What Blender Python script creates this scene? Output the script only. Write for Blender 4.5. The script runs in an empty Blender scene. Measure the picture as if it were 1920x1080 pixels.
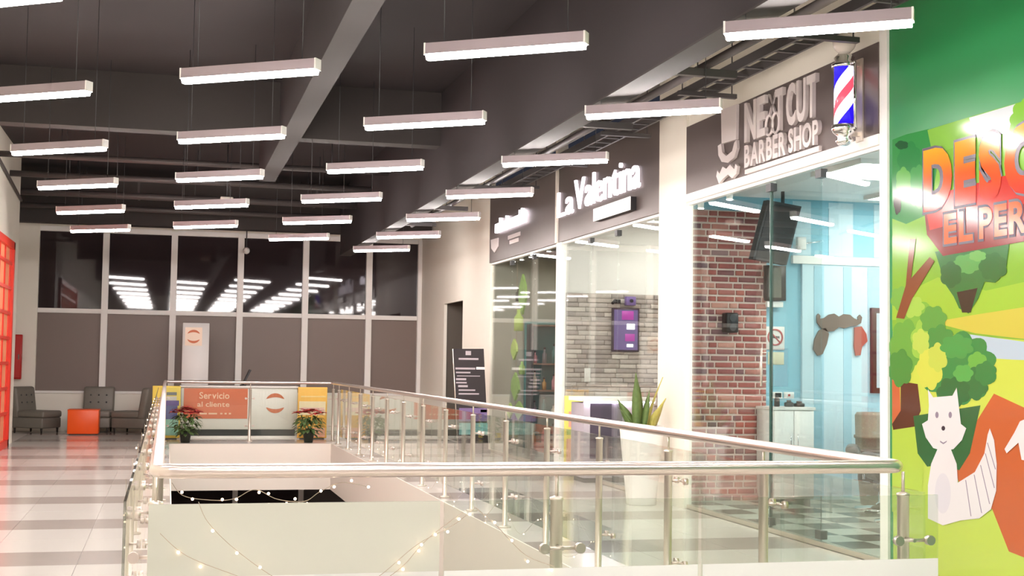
import bpy, bmesh, math, random
from mathutils import Vector, Matrix
random.seed(7)
scene = bpy.context.scene
COL = scene.collection

# ------------------------------------------------------------------ camera
F_PX = 2489.56
C0 = Vector((0, 0, 1.45))
FW = Vector((0.24990507, 0.96660006, 0.05684872)).normalized()
RT = Vector((0.96787127, -0.25105664, 0.01399203)).normalized()
UP = RT.cross(FW).normalized()
cam_data = bpy.data.cameras.new('camera')
cam_data.sensor_width = 36.0
cam_data.lens = F_PX / 1920 * 36.0
cam_data.clip_end = 200
cam = bpy.data.objects.new('camera', cam_data)
COL.objects.link(cam)
M3 = Matrix((RT, UP, -FW)).transposed()
cam.matrix_world = Matrix.Translation(C0) @ M3.to_4x4()
scene.camera = cam

# ------------------------------------------------------------------ world, exposure
world = bpy.data.worlds.new('world'); scene.world = world
world.use_nodes = True
bg = world.node_tree.nodes['Background']
bg.inputs[0].default_value = (0.010, 0.011, 0.016, 1)
bg.inputs[1].default_value = 1.0
scene.view_settings.view_transform = 'Standard'
scene.view_settings.look = 'None'
scene.view_settings.gamma = 1.0
scene.view_settings.use_curve_mapping = False
scene.view_settings.exposure = 1.3
LAMP = 53.0          # radiance of the corridor tubes
SHOP = 3.6           # radiance of the ceiling panels in the shops

# ------------------------------------------------------------------ pixel -> place helpers
def _hit(x, y, ax, v):
    d = FW + RT * ((x - 960) / F_PX) - UP * ((y - 540) / F_PX)
    return C0 + d * ((v - C0[ax]) / d[ax])
def XP(x, y, X): return _hit(x, y, 0, X)
def YP(x, y, Y): return _hit(x, y, 1, Y)
def ZP(x, y, Z=0.0): return _hit(x, y, 2, Z)

# ------------------------------------------------------------------ materials
def lin(c):
    r = []
    for v in c[:3]:
        v /= 255.0
        r.append(v / 12.92 if v <= 0.04045 else ((v + 0.055) / 1.055) ** 2.4)
    return (r[0], r[1], r[2], 1.0)
MATS = {}
def mat(name, col, rough=0.6, metal=0.0, emit=None, estr=0.0, spec=0.5, noise=0.0, nscale=8.0, rnd=None, bump=0.0, coat=0.0):
    if name in MATS: return MATS[name]
    m = bpy.data.materials.new(name); m.use_nodes = True
    nt = m.node_tree; b = nt.nodes['Principled BSDF']
    b.inputs['Base Color'].default_value = lin(col)
    b.inputs['Roughness'].default_value = rough
    b.inputs['Metallic'].default_value = metal
    b.inputs['Specular IOR Level'].default_value = spec
    b.inputs['Coat Weight'].default_value = coat
    if emit is not None:
        b.inputs['Emission Color'].default_value = lin(emit)
        b.inputs['Emission Strength'].default_value = estr
    src = None
    if rnd:
        oi = nt.nodes.new('ShaderNodeObjectInfo'); cr = nt.nodes.new('ShaderNodeValToRGB')
        cr.color_ramp.interpolation = 'LINEAR'
        els = cr.color_ramp.elements
        while len(els) < len(rnd): els.new(0.5)
        for i, c in enumerate(rnd):
            els[i].position = i / (len(rnd) - 1); els[i].color = lin(c)
        nt.links.new(oi.outputs['Random'], cr.inputs[0]); src = cr.outputs[0]
        nt.links.new(src, b.inputs['Base Color'])
    if noise > 0 or bump > 0:
        tc = nt.nodes.new('ShaderNodeTexCoord'); nz = nt.nodes.new('ShaderNodeTexNoise')
        nz.inputs['Scale'].default_value = nscale; nz.inputs['Detail'].default_value = 4
        nt.links.new(tc.outputs['Object'], nz.inputs['Vector'])
        if noise > 0:
            mp = nt.nodes.new('ShaderNodeMapRange')
            mp.inputs['To Min'].default_value = 1 - noise; mp.inputs['To Max'].default_value = 1 + noise
            nt.links.new(nz.outputs[0], mp.inputs[0])
            mx = nt.nodes.new('ShaderNodeMix'); mx.data_type = 'RGBA'; mx.blend_type = 'MULTIPLY'
            mx.inputs[0].default_value = 1.0
            if src: nt.links.new(src, mx.inputs[6])
            else: mx.inputs[6].default_value = lin(col)
            nt.links.new(mp.outputs[0], mx.inputs[7]); nt.links.new(mx.outputs[2], b.inputs['Base Color'])
        if bump > 0:
            bp = nt.nodes.new('ShaderNodeBump'); bp.inputs['Strength'].default_value = bump
            bp.inputs['Distance'].default_value = 0.01
            nt.links.new(nz.outputs[0], bp.inputs['Height']); nt.links.new(bp.outputs[0], b.inputs['Normal'])
    MATS[name] = m
    return m
def glass_mat(name, tint, ior=1.5, rough=0.0, haze=0.0, hazecol=(230, 235, 225)):
    """thin pane: clear (tinted) transmission under a Fresnel reflection, optional frosted film"""
    if name in MATS: return MATS[name]
    m = bpy.data.materials.new(name); m.use_nodes = True
    nt = m.node_tree; nt.nodes.clear()
    out = nt.nodes.new('ShaderNodeOutputMaterial')
    tr = nt.nodes.new('ShaderNodeBsdfTransparent'); tr.inputs[0].default_value = lin(tint)
    gl = nt.nodes.new('ShaderNodeBsdfGlossy'); gl.inputs['Roughness'].default_value = rough
    gl.inputs[0].default_value = (1, 1, 1, 1)
    fr = nt.nodes.new('ShaderNodeFresnel')
    ge = nt.nodes.new('ShaderNodeNewGeometry'); mr = nt.nodes.new('ShaderNodeMapRange')
    mr.inputs['To Min'].default_value = ior; mr.inputs['To Max'].default_value = 1 / ior
    nt.links.new(ge.outputs['Backfacing'], mr.inputs[0]); nt.links.new(mr.outputs[0], fr.inputs[0])
    body = tr.outputs[0]
    if haze > 0:
        df = nt.nodes.new('ShaderNodeBsdfDiffuse'); df.inputs[0].default_value = lin(hazecol)
        tl = nt.nodes.new('ShaderNodeBsdfTranslucent'); tl.inputs[0].default_value = lin(hazecol)
        m1 = nt.nodes.new('ShaderNodeMixShader'); m1.inputs[0].default_value = 0.35
        nt.links.new(df.outputs[0], m1.inputs[1]); nt.links.new(tl.outputs[0], m1.inputs[2])
        m2 = nt.nodes.new('ShaderNodeMixShader'); m2.inputs[0].default_value = haze
        nt.links.new(tr.outputs[0], m2.inputs[1]); nt.links.new(m1.outputs[0], m2.inputs[2])
        body = m2.outputs[0]
    mx = nt.nodes.new('ShaderNodeMixShader')
    nt.links.new(fr.outputs[0], mx.inputs[0]); nt.links.new(body, mx.inputs[1]); nt.links.new(gl.outputs[0], mx.inputs[2])
    nt.links.new(mx.outputs[0], out.inputs[0])
    MATS[name] = m
    return m

CREAM = mat('cream_paint', (238, 232, 220), 0.55, noise=0.02, nscale=3)
WHITE = mat('white_paint', (240, 238, 234), 0.45)
WHITEF = mat('white_frame', (238, 234, 230), 0.4)
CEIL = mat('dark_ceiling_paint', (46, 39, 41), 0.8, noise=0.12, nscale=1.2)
BEAM = mat('dark_beam_lit_tone', (55, 49, 47), 0.75, noise=0.10, nscale=1.5)  # ceiling paint with lamp light put into the tone, for beam undersides and faces
PIPE = mat('dark_pipe_paint', (74, 67, 66), 0.5)
TRAYM = mat('cable_tray_steel', (84, 80, 80), 0.45, 0.6)
SLABM = mat('pale_concrete', (205, 196, 186), 0.8, noise=0.12, nscale=2.5)
TILE_L = mat('floor_tile_light', (226, 219, 213), 0.13, noise=0.03, nscale=2)
TILE_D = mat('floor_tile_grey', (178, 166, 160), 0.16, noise=0.05, nscale=3)
GROUT = mat('floor_grout', (190, 182, 175), 0.6)
FASCIA = mat('fascia_paint', (232, 224, 214), 0.6)
STEEL = mat('brushed_steel', (222, 208, 200), 0.28, 0.85)
STEELP = mat('post_steel', (214, 204, 192), 0.32, 0.7)
CHROME = mat('chrome', (235, 235, 238), 0.08, 1.0)
GLASSR = glass_mat('railing_glass', (247, 250, 247), 1.45)
FROST = glass_mat('frosted_glass', (247, 250, 247), 1.45, haze=0.86, hazecol=(220, 220, 210))
FILM = glass_mat('white_film', (240, 240, 240), 1.45, haze=0.9, hazecol=(244, 244, 242))
GLASSS = glass_mat('shop_glass', (250, 253, 252), 1.5)
NIGHT = mat('night_window_glass', (50, 41, 43), 0.03, spec=0.6)
BROWN = mat('brown_window_film', (124, 108, 100), 0.45)
SIGNP = mat('sign_panel_metal', (104, 93, 90), 0.4, 0.4, noise=0.05, nscale=2)
LETW = mat('lit_white_letter', (255, 250, 255), 0.4, emit=(255, 244, 255), estr=0.7)
LETG = mat('pale_metal_letter', (222, 212, 210), 0.35, 0.2)
BLACK = mat('black_plastic', (28, 26, 28), 0.4)
DKGREY = mat('dark_grey_plastic', (62, 62, 64), 0.45)
ALU = mat('aluminium_profile', (160, 146, 150), 0.4, 0.3)
TUBE = mat('led_diffuser', (255, 250, 252), 0.5, emit=(255, 246, 242), estr=LAMP)
PANEL = mat('shop_light_panel', (255, 255, 250), 0.5, emit=(255, 250, 240), estr=SHOP)
LEATHER = mat('grey_leather', (122, 116, 107), 0.45, noise=0.08, nscale=12)
LEGM = mat('dark_wood_leg', (40, 32, 28), 0.5)
ORANGE = mat('orange_lacquer', (252, 92, 18), 0.35)
ORANGEP = mat('orange_print', (226, 120, 84), 0.6)
RINGO = mat('orange_logo_print', (214, 120, 84), 0.6)
RED = mat('red_enamel', (190, 34, 34), 0.35)
REDF = mat('red_frame_paint', (222, 58, 40), 0.4)
BRICK = mat('red_brick', (150, 78, 70), 0.8, noise=0.25, nscale=30, bump=0.4,
            rnd=[(184, 116, 104), (136, 84, 84), (166, 92, 84), (112, 84, 90), (174, 104, 92), (150, 78, 74), (194, 140, 126)])
MORTAR = mat('pale_mortar', (222, 204, 194), 0.9)
STONE = mat('grey_ledge_stone', (178, 168, 160), 0.8, noise=0.2, nscale=20, bump=0.4,
            rnd=[(204, 194, 188), (172, 162, 156), (192, 180, 172), (160, 150, 146), (210, 202, 194), (182, 168, 160)])
STONEB = mat('stone_wall_joint', (150, 142, 136), 0.9)
BLUE = mat('sky_blue_wall', (142, 198, 216), 0.6)
BLUEP = mat('pale_blue_panel', (198, 224, 234), 0.5)
BLUES = mat('mid_blue_panel', (164, 206, 222), 0.5)
TEAL = mat('teal_panel', (58, 118, 116), 0.6)
GREENW = mat('green_wall_paint', (38, 132, 74), 0.35)

# ------------------------------------------------------------------ mesh builder
ORG = {}
def org(o): return ORG.get(o.name, Vector((0, 0, 0))) if o else Vector((0, 0, 0))
class MB:
    def __init__(s): s.v = []; s.f = []; s.sm = []
    def add(s, vs, fs, smooth=False):
        n = len(s.v); s.v += [Vector(a) for a in vs]
        for f in fs: s.f.append([n + i for i in f]); s.sm.append(smooth)
        return s
    def box(s, x0, x1, y0, y1, z0, z1):
        x0, x1 = sorted((x0, x1)); y0, y1 = sorted((y0, y1)); z0, z1 = sorted((z0, z1))
        return s.add([(x0,y0,z0),(x1,y0,z0),(x1,y1,z0),(x0,y1,z0),(x0,y0,z1),(x1,y0,z1),(x1,y1,z1),(x0,y1,z1)],
              [(0,3,2,1),(4,5,6,7),(0,1,5,4),(1,2,6,5),(2,3,7,6),(3,0,4,7)])
    def bbox(s, x0, x1, y0, y1, z0, z1, bev=0.02, seg=2):
        bm = bmesh.new(); bmesh.ops.create_cube(bm, size=1)
        for v in bm.verts:
            v.co = Vector(((x0+x1)/2 + v.co.x*abs(x1-x0), (y0+y1)/2 + v.co.y*abs(y1-y0), (z0+z1)/2 + v.co.z*abs(z1-z0)))
        bmesh.ops.bevel(bm, geom=bm.edges[:], offset=bev, segments=seg, profile=0.5, affect='EDGES')
        bm.verts.index_update()
        s.add([v.co.copy() for v in bm.verts], [[v.index for v in f.verts] for f in bm.faces], True); bm.free(); return s
    def tube(s, pts, r, n=10, caps=True, closed=False):
        pts = [Vector(p) for p in pts]; m = len(pts); base = len(s.v); prev = None
        rr = r if isinstance(r, (list, tuple)) else [r] * m
        for i, p in enumerate(pts):
            a = pts[i-1] if (i > 0 or closed) else p
            b = pts[(i+1) % m] if (i < m-1 or closed) else p
            t = (b - a).normalized()
            if prev is None:
                up = Vector((0,0,1)) if abs(t.z) < 0.9 else Vector((1,0,0)); u = t.cross(up).normalized()
            else:
                u = prev - t * prev.dot(t)
                u = u.normalized() if u.length > 1e-6 else t.orthogonal().normalized()
            prev = u; w = t.cross(u)
            for k in range(n):
                an = 2*math.pi*k/n; s.v.append(p + (u*math.cos(an) + w*math.sin(an)) * rr[i])
        for i in range(m if closed else m-1):
            j = (i+1) % m
            for k in range(n):
                s.f.append([base+i*n+k, base+i*n+(k+1)%n, base+j*n+(k+1)%n, base+j*n+k]); s.sm.append(True)
        if caps and not closed:
            s.f.append([base+k for k in reversed(range(n))]); s.sm.append(False)
            s.f.append([base+(m-1)*n+k for k in range(n)]); s.sm.append(False)
        return s
    def lathe(s, c, prof, n=20):
        c = Vector(c); base = len(s.v)
        for r, z in prof:
            for k in range(n):
                a = 2*math.pi*k/n; s.v.append(c + Vector((r*math.cos(a), r*math.sin(a), z)))
        for i in range(len(prof)-1):
            for k in range(n):
                s.f.append([base+i*n+k, base+i*n+(k+1)%n, base+(i+1)*n+(k+1)%n, base+(i+1)*n+k]); s.sm.append(True)
        s.f.append([base+k for k in reversed(range(n))]); s.sm.append(False)
        s.f.append([base+(len(prof)-1)*n+k for k in range(n)]); s.sm.append(False)
        return s
    def sphere(s, c, r, n=10, m=6, sx=1, sy=1, sz=1):
        c = Vector(c); prof = [(max(1e-4, math.sin(math.pi*i/m)), -math.cos(math.pi*i/m)) for i in range(m+1)]
        base = len(s.v)
        for a, z in prof:
            for k in range(n):
                an = 2*math.pi*k/n; s.v.append(c + Vector((a*r*sx*math.cos(an), a*r*sy*math.sin(an), z*r*sz)))
        for i in range(m):
            for k in range(n):
                s.f.append([base+i*n+k, base+i*n+(k+1)%n, base+(i+1)*n+(k+1)%n, base+(i+1)*n+k]); s.sm.append(True)
        return s
    def prism(s, poly, off):
        """poly: list of 3D points (flat), extruded by vector off"""
        poly = [Vector(p) for p in poly]; off = Vector(off); n = len(poly); b = len(s.v)
        s.v += poly + [p + off for p in poly]
        s.f.append([b+i for i in range(n)]); s.f.append([b+n+i for i in reversed(range(n))]); s.sm += [False, False]
        for i in range(n):
            j = (i+1) % n; s.f.append([b+j, b+i, b+n+i, b+n+j]); s.sm.append(False)
        return s
    def mesh(s, name, o=Vector((0,0,0))):
        me = bpy.data.meshes.new(name)
        me.from_pydata([v - o for v in s.v], [], s.f)
        me.polygons.foreach_set('use_smooth', s.sm)
        bm = bmesh.new(); bm.from_mesh(me)
        bmesh.ops.recalc_face_normals(bm, faces=bm.faces[:])
        bm.to_mesh(me); bm.free(); me.update()
        return me
    def build(s, name, m, parent=None, origin=None):
        o = org(parent) if parent else (Vector(origin) if origin is not None else Vector((0,0,0)))
        me = s.mesh(name, o); me.materials.append(m)
        ob = bpy.data.objects.new(name, me); COL.objects.link(ob)
        if parent: ob.parent = parent
        else: ob.location = o
        ORG[ob.name] = o
        return ob
def tag(o, label=None, cat=None, group=None, kind=None):
    if label: o['label'] = label
    if cat: o['category'] = cat
    if group: o['group'] = group
    if kind: o['kind'] = kind
    return o
def thing(name, label, cat, loc=(0,0,0), group=None, kind=None):
    o = bpy.data.objects.new(name, None); COL.objects.link(o); o.location = loc
    o.empty_display_size = 0.1
    ORG[o.name] = Vector(loc)
    return tag(o, label, cat, group, kind)
def box(name, b, m, parent=None): return MB().box(*b).build(name, m, parent)
def struct(name, mb, m, label=None):
    return tag(mb.build(name, m), label, None, None, 'structure')
def copy_tree(o, parent=None, loc=None):
    c = o.copy(); COL.objects.link(c)
    if parent: c.parent = parent
    if loc is not None: c.location = loc
    for ch in o.children: copy_tree(ch, c)
    return c
def inst(name, me, loc, parent, scale=None, rot=None):
    o = bpy.data.objects.new(name, me); COL.objects.link(o)
    o.parent = parent; o.location = Vector(loc) - org(parent)
    if scale: o.scale = scale
    if rot: o.rotation_euler = rot
    return o
def glyphs(text, bold=0.0, res=4):
    """letters laid out in a row: list of (verts2d, faces) with total width normalised to 1 x cap height 1"""
    out = []; pen = 0.0
    for ch in text:
        if ch == ' ': pen += 0.28; continue
        cu = bpy.data.curves.new('t', 'FONT'); cu.body = ch; cu.size = 1; cu.resolution_u = res; cu.offset = bold
        to = bpy.data.objects.new('t', cu); COL.objects.link(to)
        dg = bpy.context.evaluated_depsgraph_get()
        me = bpy.data.meshes.new_from_object(to.evaluated_get(dg))
        vs = [Vector((v.co.x, v.co.y)) for v in me.vertices]; fs = [list(p.vertices) for p in me.polygons]
        bpy.data.objects.remove(to); bpy.data.curves.remove(cu); bpy.data.meshes.remove(me)
        x0 = min(v.x for v in vs); x1 = max(v.x for v in vs)
        out.append(([Vector((v.x - x0 + pen, v.y)) for v in vs], fs)); pen += x1 - x0 + 0.07 - 0*bold
    W = pen - 0.07
    y0 = min(v.y for g in out for v in g[0]); y1 = max(v.y for g in out for v in g[0])
    return [([Vector((v.x / W, (v.y - y0) / (y1 - y0))) for v in g[0]], g[1]) for g in out]
def letters(text, mapf, off, m, parent, name='letter', bold=0.0, res=4):
    """mapf(u,v)->3D point; off: extrusion vector. Each letter its own mesh"""
    off = Vector(off); r = []
    for vs, fs in glyphs(text, bold, res):
        n = len(vs); a = [mapf(v.x, v.y) for v in vs]; b = [p + off for p in a]
        mb = MB(); mb.add(b, fs)
        if off.length > 1e-6:
            ec = {}
            for f in fs:
                for i in range(len(f)):
                    e = (f[i], f[(i+1) % len(f)]); k = (min(e), max(e)); ec.setdefault(k, []).append(e)
            side = [e[0] for e in ec.values() if len(e) == 1]
            mb.add(a + b, [(i, j, n + j, n + i) for i, j in side]); mb.add(a, [list(reversed(f)) for f in fs])
        r.append(mb.build(name, m, parent))
    return r

# ------------------------------------------------------------------ key sizes (metres, floor z = 0)
XS = 5.173          # shop front plane
YW = 27.69          # far window wall
XL = -2.5           # left wall
ZC = 4.88           # ceiling
YN, YF = 4.905, 24.2            # near / far railing
XRL, XRR = -0.025, 2.937        # left / right railing
VX0, VX1, VY0, VY1 = 0.07, 2.845, 5.0, 23.55   # the opening in the floor
YB = -12.0

# ================================================================== STRUCTURE
# floor slab with the opening (top 8 mm under the tiles)
fl = MB()
fl.box(-3.4, VX0, YB, YW+0.4, -0.79, -0.008); fl.box(VX1, XS+0.1, YB, YW+0.4, -0.79, -0.008)
fl.box(VX0, VX1, YB, VY0, -0.79, -0.008); fl.box(VX0, VX1, VY1, YW+0.4, -0.79, -0.008)
floor = struct('floor', fl, GROUT, 'polished pale tiled gallery floor with grey cross bands')
# slab edge around the opening
ed = MB()
ed.box(VX0, VX0+0.012, VY0, VY1, -0.80, 0.0); ed.box(VX1-0.012, VX1, VY0, VY1, -0.80, 0.0)
ed.box(VX0, VX1, VY1-0.012, VY1, -0.80, 0.0); ed.box(VX0, VX1, VY0, VY0+0.012, -0.80, 0.0)
struct('trim_1', ed, FASCIA, 'pale fascia around the floor opening')
# floor tiles: rows of 0.683 m, every third row grey
T = 0.6833; G = 0.004
tile_me = {}
def tile_mesh(w, h, m):
    k = (round(w, 3), round(h, 3), m.name)
    if k not in tile_me:
        me = MB().box(0, w, 0, h, -0.008, 0.0).mesh('tile'); me.materials.append(m); tile_me[k] = me
    return tile_me[k]
ROW0 = 9.86
def lay(x0, x1, y0, y1):
    i0 = math.floor((y0 - ROW0) / T); i1 = math.ceil((y1 - ROW0) / T)
    n = max(1, round((x1 - x0) / T)); w = (x1 - x0) / n
    for i in range(i0, i1):
        a = max(y0, ROW0 + i*T); b = min(y1, ROW0 + (i+1)*T)
        if b - a < 0.03: continue
        m = TILE_D if i % 3 == 0 else TILE_L
        for j in range(n):
            inst('tile', tile_mesh(w - G, b - a - G, m), (x0 + j*w, a, 0), floor)
lay(XL, VX0, 8.5, YW); lay(VX1, XS-0.02, 5.3, YW); lay(VX0, VX1, VY1+0.004, YW)
plain = MB(); plain.box(XL, XS, YB, 5.3-0.3, -0.0075, -0.0005); plain.box(XL, VX0, 5.0, 8.496, -0.0075, -0.0005); plain.box(VX1, XS-0.02, 5.0, 5.296, -0.0075, -0.0005)
plain.build('tile_field', TILE_L, floor)

# lower storey seen through the opening
struct('floor_lower', MB().box(-3.4, XS+0.1, YB, YW+0.4, -4.5, -4.3), TILE_L, 'floor of the storey below')
w7 = thing('window_7', 'dark glazing of the storey below', None, kind='structure')
box('pane', (-3.4, XS, YW, YW+0.05, -4.3, -0.79), NIGHT, w7)
for k in range(7):
    X = -2.563 + 1.324*k; box('mullion', (X-0.05, X+0.05, YW-0.1, YW, -4.3, -0.79), WHITEF, w7)
struct('wall_lower', MB().box(-3.5, -3.4, YB, YW, -4.3, -0.79).box(XS, XS+0.1, YB, YW, -4.3, -0.79), CREAM, 'side walls of the storey below')

# ceiling, beams
struct('ceiling', MB().box(-3.5, XS+0.3, YB, YW+0.4, ZC, ZC+0.15), CEIL, 'dark painted concrete ceiling')
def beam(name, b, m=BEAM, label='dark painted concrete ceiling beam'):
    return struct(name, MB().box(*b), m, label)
bl_ = beam('beam_long', (1.262, 1.50, YB, 20.2, 4.15, ZC), CEIL, label='dark concrete beam running along the gallery')
box('soffit', (1.262, 1.50, YB, 20.2, 4.14, 4.15), BEAM, bl_)  # lamp-lit underside drawn as a thin sheet in the lighter tone
for i, y in enumerate((-3.0, 6.7, 16.45)):
    beam('beam_cross', (-2.5, 3.29, y, y+0.3, 4.15 if y < 16 else 4.2, ZC), label='dark concrete beam crossing the gallery')  # cross beams carry the lit tone for their lamp-lit faces
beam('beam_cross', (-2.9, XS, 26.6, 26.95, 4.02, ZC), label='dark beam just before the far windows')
beam('bulkhead', (3.29, 3.50, YB, 26.5, 3.56, ZC), CEIL, 'deep dark bulkhead beam in front of the shop signs')
box('lip', (3.285, 3.505, YB, 26.5, 3.555, 3.57), BEAM, bpy.data.objects['bulkhead'])  # bulkhead underside, its lamp light put into the lighter colour
struct('ceiling_plenum', MB().box(3.5, XS+0.2, YB, 26.5, 4.6, 4.7), SLABM, 'pale concrete slab over the shop fronts')

# far wall: sill, jambs, head, six windows
wf = MB(); wf.box(-3.4, XS+0.2, YW, YW+0.3, 0, 0.754); wf.box(-3.4, -2.50, YW-0.06, YW+0.3, 0.754, ZC)
wf.box(-2.50, XS+0.2, YW, YW+0.3, 4.02, ZC)
struct('wall_far', wf, CREAM, 'cream wall under and beside the far windows')
for k in range(6):
    X0 = -2.563 + 1.324*k; X1 = X0 + 1.324
    if k == 5: X1 = XS - 0.02
    w = thing('window_%d' % (k+1), 'tall window bay of the far wall with dark upper glass and brown lower panel', None, kind='structure')
    box('pane', (X0+0.05, X1-0.05, YW+0.06, YW+0.09, 2.42, 3.96), NIGHT, w)
    box('panel', (X0+0.05, X1-0.05, YW+0.05, YW+0.09, 0.79, 2.33), BROWN, w)
    box('mullion', (X0-0.062, X0+0.062, YW-0.05, YW+0.12, 0.754, 4.02), WHITEF, w)
    if k == 5: box('mullion', (XS-0.08, XS+0.02, YW-0.05, YW+0.12, 0.754, 4.02), WHITEF, w)
    box('transom', (X0+0.062, X1-0.062, YW-0.02, YW+0.12, 2.33, 2.42), WHITEF, w)
    box('head', (X0+0.062, X1-0.062, YW-0.02, YW+0.12, 3.95, 4.05), WHITEF, w)
    box('sill', (X0+0.062, X1-0.062, YW-0.03, YW+0.12, 0.745, 0.79), WHITEF, w)

# left and back walls
lw = MB(); lw.box(XL-0.3, XL, YB, 23.9, 0, ZC); lw.box(-3.4, -3.2, 23.9, YW, 0, ZC); lw.box(-3.4, XL-0.3, 23.7, 23.9, 0, ZC)
struct('wall_left', lw, CREAM, 'cream wall on the left of the gallery')
struct('wall_back', MB().box(-3.4, XS+0.2, YB-0.2, YB, -4.5, ZC), CREAM, 'cream wall closing the gallery behind')
# right wall beyond the shops with the doorway
Yd0, Yd1, Zd = 23.557, 25.239, 2.587
rw = MB(); rw.box(XS, XS+0.06, 21.42, Yd0, 0, 4.6); rw.box(XS, XS+0.06, Yd1, YW, 0, 4.6); rw.box(XS, XS+0.06, Yd0, Yd1, Zd, 4.6)
struct('wall_right', rw, CREAM, 'cream wall with a plain doorway beyond the shops')
dp = MB(); dp.box(XS+0.06, XS+1.8, Yd1+0.02, Yd1+0.1, 0, 2.8); dp.box(XS+0.06, XS+1.8, Yd0-0.1, Yd0-0.02, 0, 2.8); dp.box(XS+1.7, XS+1.8, Yd0-0.02, Yd1+0.02, 0, 2.8); dp.box(XS+0.06, XS+1.8, Yd0-0.1, Yd1+0.1, 2.7, 2.8); dp.box(XS+0.1, XS+1.8, Yd0-0.1, Yd1+0.1, -0.1, 0)
struct('wall_passage', dp, mat('passage_paint', (96, 88, 80), 0.8), 'dim passage behind the doorway')
# green wall toward the camera
struct('wall_right_near', MB().box(XS, XS+0.2, YB, 8.815, 0, ZC), GREENW, 'glossy green painted wall carrying the mural')
# wall over the barber sign and solid partitions between shops
struct('wall_over_signs', MB().box(XS, XS+0.15, 8.93, 12.76, 3.92, 4.6), CREAM, 'cream wall strip above the barber sign')

# columns / posts of the shop front
for (a, b, z1, x0, lab) in ((12.76, 13.54, 4.6, XS-0.03, 'wide cream column between the barber shop and the next shop'),
                      (8.815, 8.925, ZC, XS-0.02, 'slim white post between the barber shop and the green wall'),
                      (17.28, 17.52, 3.115, XS-0.02, 'white post between two shop windows')):
    struct('column', MB().box(x0, XS+0.05, a, b, 0, z1), CREAM if a > 12 and a < 13 else WHITE, lab)
struct('column', MB().box(XS-0.05, XS+0.1, 17.40, 17.50, 3.115, 4.6), CREAM, 'thin cream strip between two dark shop signs')

# ------------------------------------------------------------------ shop rooms
def shop_room(y0, y1, names, wall, depth, zc, far_m, ceil_m=WHITE):
    mb = MB(); mb.box(XS+0.2, XS+depth, y0, y0+0.06, 0, zc); struct('wall_'+names+'_near', mb, wall)
    struct('wall_'+names+'_back', MB().box(XS+depth, XS+depth+0.1, y0, y1, 0, zc), wall)
    struct('wall_'+names+'_far', MB().box(XS+0.052, XS+depth, y1-0.10, y1, 0, zc), far_m)
    struct('ceiling_'+names, MB().box(XS+0.05, XS+depth, y0, y1, zc, zc+0.1), ceil_m)
    return struct('floor_'+names, MB().box(XS+0.1, XS+depth, y0, y1, -0.2, -0.008), GROUT)
bf = shop_room(8.93, 13.54, 'barber', BLUEP, 3.6, 3.32, BLUE)
lf = shop_room(13.54, 17.42, 'salon', WHITE, 3.0, 3.42, WHITE)
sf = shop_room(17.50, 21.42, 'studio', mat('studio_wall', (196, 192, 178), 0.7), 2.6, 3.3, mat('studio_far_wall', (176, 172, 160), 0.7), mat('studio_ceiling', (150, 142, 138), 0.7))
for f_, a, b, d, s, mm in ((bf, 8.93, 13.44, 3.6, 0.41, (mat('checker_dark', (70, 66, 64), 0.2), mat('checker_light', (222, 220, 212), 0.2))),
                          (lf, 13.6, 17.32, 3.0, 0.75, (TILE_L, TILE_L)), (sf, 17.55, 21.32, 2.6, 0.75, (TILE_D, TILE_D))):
    nx = int((d - 0.15) / s) if s > 0.5 else 8; ny = round((b - a) / s); sy = (b - a) / ny
    for i in range(nx):
        for j in range(ny):
            inst('tile', tile_mesh(s - 0.004, sy - 0.004, mm[(i + j) % 2]), (XS+0.13 + i*s, a + j*sy, 0), f_)
BPANEL = mat('barber_light_panel', (255, 255, 250), 0.5, emit=(255, 250, 240), estr=6.5)
def ceil_panel(x0, x1, y0, y1, z, label, strength=None, m=PANEL):
    t = thing('ceiling_light_panel', label, 'ceiling light', ((x0+x1)/2, (y0+y1)/2, z))
    MB().box(x0, x1, y0, y1, z-0.035, z-0.005).build('diffuser', m, t)
    fr = MB(); e = 0.03
    fr.box(x0-e, x0, y0-e, y1+e, z-0.045, z); fr.box(x1, x1+e, y0-e, y1+e, z-0.045, z); fr.box(x0, x1, y0-e, y0, z-0.045, z); fr.box(x0, x1, y1, y1+e, z-0.045, z)
    fr.build('frame', WHITEF, t)
ceil_panel(5.95, 6.85, 10.6, 11.5, 3.32, 'square light panel on the barber shop ceiling near its glass', m=BPANEL)
ceil_panel(7.3, 8.2, 12.0, 12.9, 3.32, 'square light panel on the barber shop ceiling close to the blue wall', m=BPANEL)
ceil_panel(7.3, 8.2, 9.6, 10.5, 3.32, 'square light panel on the barber shop ceiling at the green wall end', m=BPANEL)
ceil_panel(5.9, 6.8, 14.4, 15.3, 3.42, 'square light panel on the salon ceiling near the wide column')
ceil_panel(6.2, 7.1, 15.9, 16.8, 3.42, 'square light panel on the salon ceiling by the stone wall')
ceil_panel(6.0, 6.4, 18.6, 19.6, 3.3, 'narrow light panel on the dark studio ceiling', m=mat('dim_panel', (255, 250, 240), 0.5, emit=(255, 244, 230), estr=14))

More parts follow.
